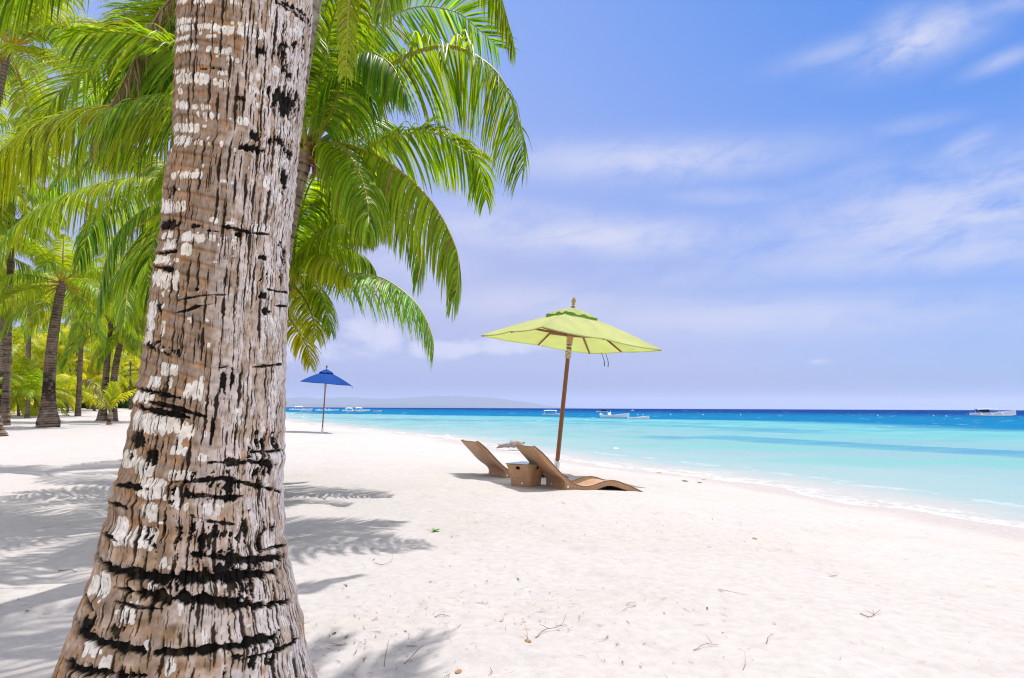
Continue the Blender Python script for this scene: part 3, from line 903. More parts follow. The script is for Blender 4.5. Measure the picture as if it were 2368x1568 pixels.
def build_loungers():
    me, T, B = lounger_mesh(M_WICK)
    root = empty('beach_lounger', (0, 0, 0))
    tag(root, 'wave shaped wicker lounger nearest the water, its whole length visible', 'lounger', 'wicker loungers facing the sea')
    link('shell', me, root)
    # seam braid along both upper edges
    for sgn in (-1, 1):
        mb = MB(); mb.tube([(t[0], sgn * 0.318, t[1] + 0.006) for t in T[2::2]], 0.0085, 6)
        mb.build('edge_braid', M_WICK, root, smooth=True)
    # screw caps low on the sides
    sc = 0.0015
    for (a, b_) in ((1176, 755),):
        for sgn in (-1, 1):
            mb = MB(); mb.lathe([(0.014, -0.004), (0.016, 0.002), (0.011, 0.005)], ((a - 938 + 130) * sc * 1.17, sgn * 0.323, (796 - b_) * sc), (0, sgn, 0), 14)
            mb.build('screw_cap', M_WHITE, root, smooth=True)
        mb = MB(); mb.lathe([(0.014, -0.004), (0.016, 0.002), (0.011, 0.005)], ((1278 - 938) * sc * 1.17 - 0.002, 0.12, 0.06), (-1, 0, 0), 14)
        mb.build('screw_cap', M_WHITE, root, smooth=True)

    def place(o, xy, dirv, foot_drop):
        yaw = math.atan2(dirv[1], dirv[0])
        L = 1.95
        a = np.array([xy[0] + dirv[0] * 0.6, xy[1] + dirv[1] * 0.6]); f = np.array([xy[0] + dirv[0] * L, xy[1] + dirv[1] * L])
        za, zf = float(height(a[0], a[1])), float(height(f[0], f[1]))
        pitch = math.atan2(za - zf, L - 0.6)
        o.rotation_euler = (0, pitch, yaw)
        z0 = za + math.sin(pitch) * 0.6 - 0.02
        o.location = (xy[0], xy[1], z0)
    d1 = np.array([0.91, 0.41]); d1 /= np.linalg.norm(d1)
    def fit(x, y, dirv):
        # origin such that the near lower corner of the back leg stands on the bearing
        w_ = np.array([-dirv[1], dirv[0]]); g = ground(x, y)
        return g[:2] - dirv * ((1276 - 938) * 0.001755) + w_ * 0.32
    place(root, fit(1306, 1133, d1), d1, 0)
    # the second one
    d2 = np.array([0.88, 0.475]); d2 /= np.linalg.norm(d2)
    r2 = root.copy(); COL.objects.link(r2)
    r2['label'] = 'wicker lounger on the far side of the small table, only its back showing'
    for ch in list(root.children):
        c = ch.copy(); COL.objects.link(c); c.parent = r2
    place(r2, fit(1166, 1105.5, d2), d2, 0)

    # table between them
    gt = ground(1196, 1125)
    t = empty('side_table', (gt[0] + 0.14, gt[1] + 0.17, gt[2] - 0.01), math.atan2(d1[1], d1[0]) + R_(30))
    tag(t, 'low flared wicker table with hand holes between the two loungers', 'side table')
    lv = np.linspace(0, 1, 14)
    hw = 0.180 + 0.062 * lv ** 1.8
    H = 0.345
    V, W, F = [], [], []
    per = []
    k = 12
    ring = []
    for sd in range(4):
        for u in np.linspace(-1, 1, k, endpoint=False):
            x, y = (u, -1) if sd == 0 else (1, u) if sd == 1 else (-u, 1) if sd == 2 else (-1, -u)
            ring.append((x, y))
    ring = np.array(ring)
    rr = (np.abs(ring[:, 0]) ** 9 + np.abs(ring[:, 1]) ** 9) ** (1 / 9.0)
    ring = ring / rr[:, None]
    m = len(ring)
    for i, z in enumerate(lv):
        for j, (x, y) in enumerate(ring):
            V.append((x * hw[i], y * hw[i], z * H)); W.append((j * 0.05, z * H, 0))
    for i in range(len(lv) - 1):
        for j in range(m):
            # hand holes near the top of each side
            jj = j % k
            if i == 10 and jj in (5, 6): continue
            if i == 11 and jj in (5, 6): continue
            F.append((i * m + j, i * m + (j + 1) % m, (i + 1) * m + (j + 1) % m, (i + 1) * m + j))
    mm = mesh_np('body', np.array(V), np.array(F), M_WICK)
    a = mm.attributes.new('weave', 'FLOAT_VECTOR', 'POINT'); a.data.foreach_set('vector', np.array(W, np.float32).ravel())
    body = link('body', mm, t)
    so = body.modifiers.new('thick', 'SOLIDIFY'); so.thickness = 0.016; so.offset = -1
    mb = MB(); mb.box((0, 0, H + 0.008), (hw[-1] * 2 - 0.012, hw[-1] * 2 - 0.012, 0.010), bevel=0.003); mb.build('glass_top', M_GLASS, t)
    for sx, sy in ((-1, -1), (1, -1), (-1, 1), (1, 1)):
        mb = MB(); mb.lathe([(0.016, -0.02), (0.018, 0.0), (0.012, 0.012)], (sx * 0.155, sy * 0.155, 0.0), (0, 0, 1), 12); mb.build('foot_glide', M_WHITE, t, smooth=True)
    mb = MB(); mb.lathe([(0.013, -0.004), (0.015, 0.002), (0.010, 0.005)], (-0.182, -0.05, 0.06), (-1, 0, 0), 14); mb.build('screw_cap', M_WHITE, t, smooth=True)


# ---- driftwood
def skin_object(name, verts, edges, radii, mat, parent=None, sub=2, root=0):
    me = bpy.data.meshes.new(name); me.from_pydata([tuple(map(float, v)) for v in verts], edges, [])
    o = link(name, me, parent)
    sk = o.modifiers.new('skin', 'SKIN'); sk.use_smooth_shade = True
    for i, r in enumerate(radii):
        me.skin_vertices[0].data[i].radius = (r, r) if not hasattr(r, '__len__') else r
        me.skin_vertices[0].data[i].use_root = (i == root)
    ss = o.modifiers.new('sub', 'SUBSURF'); ss.levels = sub; ss.render_levels = sub
    dg = bpy.context.evaluated_depsgraph_get()
    m2 = bpy.data.meshes.new_from_object(o.evaluated_get(dg))
    o.modifiers.clear(); o.data = m2; m2.name = name
    m2.materials.clear(); m2.materials.append(mat)
    return o


def build_driftwood():
    m = plain('weathered_wood', (0.36, 0.31, 0.29), 0.9, 0.1, noise=0.4, scale=9, bump=0.8, bscale=30)
    g = ground(1180, 1043); a = ground(1147, 1036); b_ = ground(1209, 1047)
    g = np.asarray(g)
    k = g[1] / F0
    def P(x, y, dy): return np.array([(x - 1178) * k, dy, (1044 - y) * k])
    v = [P(1146, 1037, .25), P(1158, 1033, .12), P(1172, 1031, 0), P(1186, 1029, -.05), P(1199, 1026, -.1), P(1206, 1033, -.2), P(1209, 1043, -.28),
         P(1150, 1029, .3), P(1195, 1019, .05), P(1212, 1024, -.05), P(1204, 1043, -.05), P(1180, 1023, .12)]
    e = [(0, 1), (1, 2), (2, 3), (3, 4), (4, 5), (5, 6), (1, 7), (4, 8), (4, 9), (5, 10), (3, 11)]
    r = [.02, .06, .09, .11, .12, .075, .03, .02, .03, .03, .04, .04]
    o = skin_object('driftwood_log', v, e, r, m, None, 2, 3)
    tex = bpy.data.textures.new('knots', 'CLOUDS'); tex.noise_scale = 0.12
    o.location = g.tolist()
    me = o.data
    co = np.empty(len(me.vertices) * 3, np.float32); me.vertices.foreach_get('co', co); co = co.reshape(-1, 3)
    co += ((fbm(co[:, 0] * 6, co[:, 2] * 22 + co[:, 1] * 9, 70, 4) - .5) * 0.07)[:, None] * np.array([0.2, 1, 1])
    me.vertices.foreach_set('co', co.ravel())
    tag(o, 'grey knotted driftwood log at the water edge behind the loungers', 'driftwood')


# ---- boats
def hull_mesh(L, beam, H, sheer=0.25, transom=True, n=18):
    """open hull: outside, gunwale, inside and floor; stern at -L/2, bow at +L/2, waterline z=0"""
    st = []
    for i in range(n):
        t = i / (n - 1)
        w = beam / 2 * (1 - max(0, (t - 0.45) / 0.55) ** 2.2)
        if not transom: w *= 1 - max(0, (0.3 - t) / 0.3) ** 2.2
        else: w *= 0.86 + 0.14 * min(1, t / 0.3)
        w = max(w, 0.012)
        x = (t - 0.5) * L
        top = H * (0.72 + sheer * (max(0, t - 0.3) / 0.7) ** 2 * 1.6 + (0.0 if transom else sheer * max(0, .25 - t) * 2))
        rk = -0.22 * H
        xo = x + (0.10 * L * t ** 6)
        xk = x - 0.05 * L * t ** 3
        st.append([(xk, 0, rk), (x, w * .72, rk * .7), (x, w * .9, H * .1), (xo, w, top), (xo, max(w - .06, .006), top), (xo, max(w - .09, .005), H * .16), (x, 0, H * .12),
                   (xo, -max(w - .09, .005), H * .16), (xo, -max(w - .06, .006), top), (xo, -w, top), (x, -w * .9, H * .1), (x, -w * .72, rk * .7)])
    V = np.array(st).reshape(-1, 3); m = 12; F = []
    for i in range(n - 1):
        for j in range(m):
            F.append((i * m + j, (i + 1) * m + j, (i + 1) * m + (j + 1) % m, i * m + (j + 1) % m))
    bm = bmesh.new(); vs = [bm.verts.new(v) for v in V]
    for f in F: bm.faces.new([vs[k] for k in f])
    # transom closing
    bm.faces.new([vs[k] for k in (0, 1, 2, 3, 9, 10, 11)])
    bmesh.ops.recalc_face_normals(bm, faces=list(bm.faces))
    me = bpy.data.meshes.new('hull'); bm.to_mesh(me); bm.free()
    me.polygons.foreach_set('use_smooth', [True] * len(me.polygons)); me.set_sharp_from_angle(angle=R_(35))
    return me


def boat(x, y, wpx, label, kind, rz=0.0, flip=False, **kw):
    """x, y: bearing of the middle of its waterline"""
    p = on_level(x, y, SEA); Y = p[1]
    L = wpx * Y / F0
    root = empty('boat', (p[0], p[1], SEA), rz + (PI if flip else 0))
    tag(root, label, 'boat', kw.get('group'))
    hm = kw.get('mat', M_WHITE)
    H = kw.get('H', 0.085 * L); beam = kw.get('beam', 0.24 * L)
    me = hull_mesh(L, beam, H, kw.get('sheer', 0.3), kw.get('transom', True)); me.materials.append(hm)
    hull = link('hull', me, root)
    if kw.get('stripe'):
        mb = MB()
        for s in (-1, 1):
            mb.grid(np.array([[((t - .5) * L * 0.98, s * (beam / 2 * (1 - max(0, (t - 0.45) / 0.55) ** 2.2) * 0.95 + 0.015), z) for z in (-0.02, H * 0.13)] for t in np.linspace(0.02, 0.97, 16)]), 0.01)
        mb.build('waterline_stripe', kw['stripe'], hull)
    for k in range(kw.get('thwarts', 2)):
        mb = MB(); mb.box(((k - 0.6) * L * 0.2, 0, H * 0.62), (L * 0.05, beam * 0.8, 0.04), bevel=0.01); mb.build('bench', hm, root)
    if kw.get('engine'):
        mb = MB(); mb.box((-L * .5 - .12, 0, H * .85), (.34, .3, .42), bevel=.08); mb.box((-L * .5 - .14, 0, H * .2), (.12, .12, 1.0), bevel=.03); mb.box((-L * .5 + .16, 0, H * .98), (.4, .05, .05), bevel=.015)
        mb.build('outboard_engine', kw.get('engine'), root)
    if kw.get('console'):
        mb = MB(); mb.box((-L * .18, 0, H * .95), (.5, .6, .55), bevel=.06); mb.box((-L * .14, 0, H * .95 + .4), (.06, .5, .3), bevel=.02); mb.build('steering_console', hm, root)
    for cn in kw.get('canopies', ()):
        x0, x1, zc, arch = cn
        ca = MB(); rows = []
        for u in np.linspace(x0, x1, 9):
            rows.append([(u * L, v * beam * .62, zc * L + arch * L * (1 - v * v) + 0.01 * L * math.sin((u - x0) / (x1 - x0) * PI)) for v in np.linspace(-1, 1, 9)])
        ca.grid(np.array(rows), 0.05)
        c = ca.build('canopy', kw.get('cmat', M_WHITE), root, smooth=True)
        for u in (x0 + .02, x1 - .02):
            for s in (-1, 1):
                q = MB(); q.tube([(u * L, s * beam * .42, H * .5), (u * L, s * beam * .5, zc * L)], 0.035, 6); q.build('canopy_post', hm, root)
    if kw.get('cabin'):
        x0, x1, h = kw['cabin']
        q = MB(); q.box(((x0 + x1) / 2 * L, 0, H + h * L / 2 - .1), ((x1 - x0) * L, beam * .8, h * L), bevel=.05)
        cb = q.build('cabin', kw.get('cabmat', M_WHITE), root)
        for s in (-1, 1):
            q = MB(); q.box(((x0 + x1) / 2 * L, s * (beam * .4 + .012), H + h * L * .55), ((x1 - x0) * L * .6, .03, h * L * .38), bevel=.008); q.build('window', M_DARKP, cb)
    if kw.get('outrigger'):
        ow = kw['outrigger'] * L
        for s in (-1, 1):
            q = MB(); q.tube([(-L * .42, s * ow, .10), (-L * .3, s * ow, .05), (0, s * ow, .04), (L * .36, s * ow, .06), (L * .48, s * ow, .2)], [.04, .08, .09, .08, .03], 8)
            q.build('outrigger_float', hm, root, smooth=True)
        for u in (-.3, -.05, .2):
            q = MB(); q.tube([(u * L, v * ow, .10 + (H * 1.05 - .1) * (1 - abs(v) ** 2.4)) for v in np.linspace(-1, 1, 17)], .055, 6)
            q.build('cross_arm', hm, root, smooth=True)
    for (u, hh, lean) in kw.get('masts', ()):
        q = MB(); q.tube([(u * L, 0, H * .3), (u * L + lean * hh * L, 0, hh * L)], [.06, .035], 6); q.build('mast', kw.get('mmat', hm), root)
    return root


def build_boats():
    g1 = 'small white boats moored off the beach'
    boat(1277, 960.2, 45, 'white open boat with flat white sun canopy behind the parasol pole', 'skiff', R_(4), canopies=[(-.42, .22, .235, .02)], H=.38, beam=1.35, group=g1, thwarts=2)
    boat(1420, 965.8, 58, 'larger white open boat with small steering console, sharp raised bow', 'skiff', R_(-6), console=True, engine=M_WHITE, H=.58, beam=1.5, sheer=.42, group=g1)
    boat(1475, 969.0, 46, 'small bare white skiff just off the bow of the larger one', 'skiff', R_(8), H=.36, beam=1.05, sheer=.35, group=g1, thwarts=2)
    boat(1393, 953.2, 24, 'white boat with dark low cabin far behind the two open skiffs', 'motor', R_(160), H=.42, beam=1.7, cabin=(-.42, .1, .17), cabmat=M_DARKP, group=g1, thwarts=0)
    boat(1462.5, 950.4, 7, 'tiny white sailing dinghy near the horizon', 'sail', R_(10), H=.5, beam=1.3, masts=[(.1, .9, 0)], thwarts=1, group=g1)
    boat(2292, 960.6, 84, 'large outrigger boat with cabin and tall light frame, alone far out', 'bangka', R_(-14), H=.95, beam=1.9, sheer=.5, outrigger=.27, mat=M_WHITE,
         cabin=(-.34, -.06, .075), cabmat=M_DARKP, canopies=[(-.36, .16, .155, .02)], masts=[(-.22, .21, .1), (.08, .24, -.15), (.16, .2, .1)], thwarts=3, cmat=plain('grey_tarp', (.25, .45, .55), .8), mmat=plain('pink_pole', (.75, .6, .62), .6))
    g2 = 'outrigger boats anchored along the far shore'
    boat(693, 947.8, 48, 'outrigger boat with white canopy just beside the thick palm trunk', 'bangka', R_(5), H=.7, beam=1.4, outrigger=.22, canopies=[(-.22, .14, .14, .02)], transom=False, group=g2, masts=[(.3, .1, 0)])
    boat(754, 949.6, 50, 'low white outrigger boat with a slanting boom beside the blue parasol pole', 'bangka', R_(-5), H=.6, beam=1.2, outrigger=.2, transom=False, group=g2, masts=[(.12, .17, 0), (.12, .12, -2.2)])
    boat(820, 951.0, 58, 'longest of the far outrigger boats, with two separate white canopies', 'bangka', R_(3), H=.7, beam=1.5, outrigger=.2, canopies=[(-.35, -.08, .11, .02), (.05, .27, .12, .025)], transom=False, group=g2, masts=[(.31, .16, 0)])
    boat(872, 951.8, 17, 'short plain white dinghy past the two canopied outrigger boat', 'skiff', R_(0), H=.5, beam=1.2, group=g2)
    boat(706, 951.3, 24, 'slim white canoe lying inshore of the canopied outrigger', 'skiff', R_(3), H=.45, beam=.9, group=g2, transom=False)
    # mooring buoys
    mbuoy = plain('buoy_white', (0.8, 0.8, 0.8), .4, .4)
    for i, (x, y) in enumerate(((1487, 959.2), (1551, 958.6), (1626, 958.8), (1713, 959), (2159, 961), (2188, 962), (1475, 958.9), (2030, 960))):
        p = on_level(x, y + 1.2, SEA)
        r = 0.085
        e = MB(); e.lathe([(0.02, -.2), (.6 * r, -.16), (1.5 * r, -.06), (1.7 * r, .03), (1.4 * r, .12), (.7 * r, .19), (.35 * r, .21), (.35 * r, .28), (.1 * r, .29)], (0, 0, 0), (0, 0, 1), 12)
        o = e.build('mooring_buoy', mbuoy, None, loc=(p[0], p[1], SEA), smooth=True)
        lab = {0: 'white mooring buoy just above the small bare skiff', 6: 'white mooring buoy between the two open skiffs'}.get(i, 'white mooring buoy on the blue water far off the beach')
        tag(o, lab, 'buoy', 'white mooring buoys')
    # a bather far out
    p = on_level(819.6, 953.0, SEA)
    ms = plain('skin_tone', (0.20, 0.11, 0.07), .6, .3)
    v = [(0, 0, -.35), (0, 0, 0.02), (0, 0, .20), (0, 0, .27), (0, .01, .36), (0, 0, .44), (.19, 0, .17), (.30, -.05, -.08), (-.19, 0, .17), (-.30, -.05, -.08)]
    e = [(0, 1), (1, 2), (2, 3), (3, 4), (4, 5), (2, 6), (6, 7), (2, 8), (8, 9)]
    o = skin_object('person', v, e, [.13, .15, .13, .06, .095, .07, .06, .045, .06, .045], ms, None, 2, 1)
    o.location = (p[0], p[1], SEA); tag(o, 'dark haired bather with only head and shoulders above the water', 'person')
    h = MB(); h.lathe([(.02, .50), (.07, .49), (.105, .44), (.11, .38), (.10, .34)], (0, .02, 0), (0, 0, 1), 12); h.build('hair', M_DARKP, o, smooth=True)


# ---- small things on the sand
def build_litter():
    """needles, husk fibres and leaf bits nobody could count: one stuff object"""
    n = 9000
    r = np.sqrt(RNG.random(n)) * 0 + np.exp(RNG.random(n) ** 0.75 * math.log(26 / 2.2)) * 2.2
    az = R_(1) * RNG.uniform(-40, 40, n)
    X, Y = r * np.sin(az), r * np.cos(az)
    dens = fbm(X * 0.9, Y * 0.9, 81, 3)
    d = shore_d(X, Y)
    keep = (d > 1.4) & (RNG.random(n) < sstep(0.36, 0.66, dens) * 0.95 + 0.10)
    X, Y = X[keep], Y[keep]; n = len(X)
    ln = RNG.gamma(2.0, 0.011, n) + 0.008; wd = RNG.uniform(0.0008, 0.0022, n) * (1 + 2.2 * (RNG.random(n) < .08))
    th = RNG.uniform(0, 2 * PI, n); cv = RNG.normal(0, 0.5, n)
    Z = height(X, Y)
    cols = np.array([(0.10, 0.055, 0.035), (0.22, 0.12, 0.07), (0.33, 0.21, 0.14), (0.04, 0.03, 0.025), (0.42, 0.20, 0.09), (0.20, 0.16, 0.14)])
    ci = RNG.choice(len(cols), n, p=[.22, .25, .2, .12, .11, .10])
    V = np.zeros((n, 6, 3)); k = 0
    for s, t in enumerate((-1, 0, 1)):
        a = th + cv * t
        cx = X + np.cos(th) * ln * t * .5 + np.cos(th + PI / 2) * cv * ln * .2 * (t * t)
        cy = Y + np.sin(th) * ln * t * .5 + np.sin(th + PI / 2) * cv * ln * .2 * (t * t)
        nx, ny = -np.sin(a), np.cos(a)
        ww = wd * (0.5 if t else 1.0)
        zz = Z + 0.004 + (0.006 * RNG.random(n) if t else 0.002)
        V[:, 2 * s] = np.stack([cx + nx * ww, cy + ny * ww, zz], 1)
        V[:, 2 * s + 1] = np.stack([cx - nx * ww, cy - ny * ww, zz], 1)
    i = np.arange(n)[:, None] * 6
    F = np.concatenate([i + np.array([0, 1, 3, 2]), i + np.array([2, 3, 5, 4])])
    C = np.repeat(cols[ci], 6, axis=0)
    m = attr_mat('litter', rough=0.9, spec=0.1, var=0.2, bump=0)
    tag(link('beach_litter', mesh_np('beach_litter', V.reshape(-1, 3), F, m, C, smooth=False)), 'fine plant litter scattered over the pale sand', 'litter', kind='stuff')


def build_twigs():
    mt = plain('twig_bark', (0.20, 0.12, 0.085), .9, .1, noise=.4, scale=60)
    mt2 = plain('twig_tan', (0.42, 0.28, 0.21), .9, .1, noise=.4, scale=60)
    mg = plain('fresh_leaf', (0.10, 0.30, 0.03), .5, .3, noise=.3, scale=30)

    def tw(pts, rad, label, mat=mt, branches=()):
        W = []
        for (x, y, up) in pts:
            g = ground(x, y); W.append(g + np.array([0, 0, rad + up]))
        o0 = W[0]; rad = rad * .62
        b = MB(); q = crs([w - o0 for w in W], 16)
        q += (RNG.random(q.shape) - .5) * rad * 1.4
        b.tube(q, list(np.linspace(rad, rad * .45, 16)), 6)
        for (i, ang, l) in branches:
            s = q[i]; e = s + np.array([math.cos(ang) * l, math.sin(ang) * l, l * .25])
            b.tube([s, (s + e) / 2 + np.array([0, 0, .004]), e], [rad * .7, rad * .6, rad * .3], 5)
        o = b.build('twig', mat, None, loc=o0, smooth=True)
        tag(o, label, 'twig', 'loose twigs on the sand')
    tw([(1238, 1476, 0), (1262, 1461, .01), (1285, 1457, .01), (1302, 1451, .02), (1309, 1444, .05)], .0032, 'longest thin crooked twig, curling up at one end, on open sand', mt, [(5, 2.6, .05), (9, -.6, .05)])
    tw([(135, 1323, 0), (158, 1322, .006), (178, 1325, 0)], .0065, 'straight dark stick in the shade beside the thick palm trunk', mt)
    tw([(1221, 1478, 0), (1218, 1468, .02), (1212, 1459, .03)], .003, 'short reddish twig standing beside a yellow husk bit', mt2)
    tw([(1990, 1420, 0), (2012, 1428, .0), (2036, 1415, .01)], .0035, 'dark forked twig out on the widest stretch of sand', mt, [(8, 1.2, .06), (8, 2.2, .05)])
    tw([(1605, 1505, 0), (1632, 1496, .01), (1662, 1494, .0)], .0042, 'pale tan twig with a spur on the open sand', mt2, [(12, 1.7, .08)])
    tw([(1772, 1489, 0), (1778, 1478, .01), (1790, 1472, .01)], .003, 'small hooked brown twig near the bottom of the beach', mt)
    tw([(2100, 1382, 0), (1945, 1372, .0)], .0, '', mt) if False else None
    tw([(935, 1536, 0), (952, 1526, .01), (968, 1512, .02), (980, 1505, .02)], .0032, 'upright bent twig inside the frond shadow', mt, [(7, 1.0, .05)])
    tw([(888, 1542, 0), (893, 1520, .02), (899, 1500, .04)], .003, 'thin twig leaning up in the shadow near the trunk', mt)
    tw([(1005, 1428, 0), (1022, 1424, .004), (1040, 1426, 0)], .0035, 'short flat dark twig above the frond shadow', mt)
    tw([(865, 1302, 0), (884, 1306, .0), (906, 1300, .01), (907, 1290, .03)], .003, 'brown twig ending in a short upright fork', mt2)
    tw([(1718, 1550, 0), (1724, 1536, .01), (1722, 1524, .03)], .0028, 'thin red brown twig standing near the bottom of the beach', mt2)
    tw([(1660, 1363, 0), (1700, 1371, .0), (1724, 1376, 0)], .0026, 'long thin grey twig lying flat mid beach', mt2)
    tw([(2440 * .6167 + 0, 1186, 0), (1530, 1189, .0)], .0024, 'thin twig lying on bare sand below the lounger foot', mt2)
    # a fresh green leaf scrap and seedlings near the water
    def sprig(x, y, s, label, n=5, mat=mg):
        g = ground(x, y); b = MB()
        for k in range(n):
            a = k * 2.4 + x; u = np.array([math.cos(a), math.sin(a), 0]); v = np.array([-u[1], u[0], 0])
            rows = []
            for t in np.linspace(0, 1, 6):
                w = s * .32 * math.sin(PI * min(1, t * .92 + .06)) + .001
                c = u * s * t + np.array([0, 0, s * (.75 * t - .45 * t * t)])
                rows.append([c - v * w, c + np.array([0, 0, -w * .3]), c + v * w])
            b.grid(np.array(rows), .0012)
        o = b.build('seedling', mat, None, loc=g + np.array([0, 0, .004]), smooth=True)
        tag(o, label, 'plant')
    sprig(1005, 1229, .055, 'scrap of fresh green leaf beside a long thin shadow', 4)
    sprig(1582, 1113, .06, 'small green sprout nearer the lounger foot', 6)
    sprig(1588, 1114, .045, 'tiny green sprout touching the small green one', 4)
    sprig(1618, 1117, .06, 'green and yellow sprout nearer the wet sand', 6)
    mh = plain('husk_bit', (.33, .19, .10), .9, .1, noise=.4, scale=40)
    for (x, y, s, lab) in ((1524, 1094, .09, 'brown husk scrap at the tide line above the lounger'), (1221, 1483, .03, 'small yellow brown husk bit under a leaning twig'), (2250, 1188, .15, 'dark clump of weed in the shallow wash'),
                           (1627, 1110, .06, 'brown leaf scrap beside the green and yellow sprout'), (1060, 1554, .03, 'dark purple petal scrap at the edge of the frond shadow'), (1745, 1246, .045, 'tan flat husk scrap mid beach')):
        g = ground(x, y); b = MB()
        rows = [[(s * (u - .5) * (1.6 - .5 * abs(v)), s * .5 * v * (1 - .5 * abs(u - .5)), s * .16 * (1 - v * v) * math.sin(PI * (u * .9 + .05)) + s * .05 * math.sin(9 * u + 4 * v)) for v in np.linspace(-1, 1, 7)] for u in np.linspace(0, 1, 9)]
        b.grid(np.array(rows), s * .05)
        o = b.build('husk_scrap', mh, None, loc=g + np.array([0, 0, .003]), smooth=True); o.rotation_euler = (0, 0, x)
        tag(o, lab, 'husk scrap')
# ------------------------------------------------------------------ palm fronds and trunks
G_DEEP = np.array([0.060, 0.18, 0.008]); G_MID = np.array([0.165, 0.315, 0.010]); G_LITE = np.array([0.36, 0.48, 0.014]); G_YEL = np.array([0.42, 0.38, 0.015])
BROWN = np.array([0.20, 0.115, 0.055]); STRAW = np.array([0.36, 0.27, 0.16])


def unit(a): return a / (np.linalg.norm(a, axis=-1, keepdims=True) + 1e-12)


def frame(C):
    T = unit(np.gradient(C, axis=0))
    H = C[-1] - C[0]; H = np.array([H[0], H[1], 0.0])
    if np.linalg.norm(H) < 0.05: H = np.array([1.0, 0, 0])
    H = unit(H)
    S0 = np.cross(H, [0, 0, 1.0])
    S = unit(S0[None] - (T @ S0)[:, None] * T)
    return T, S, np.cross(S, T)


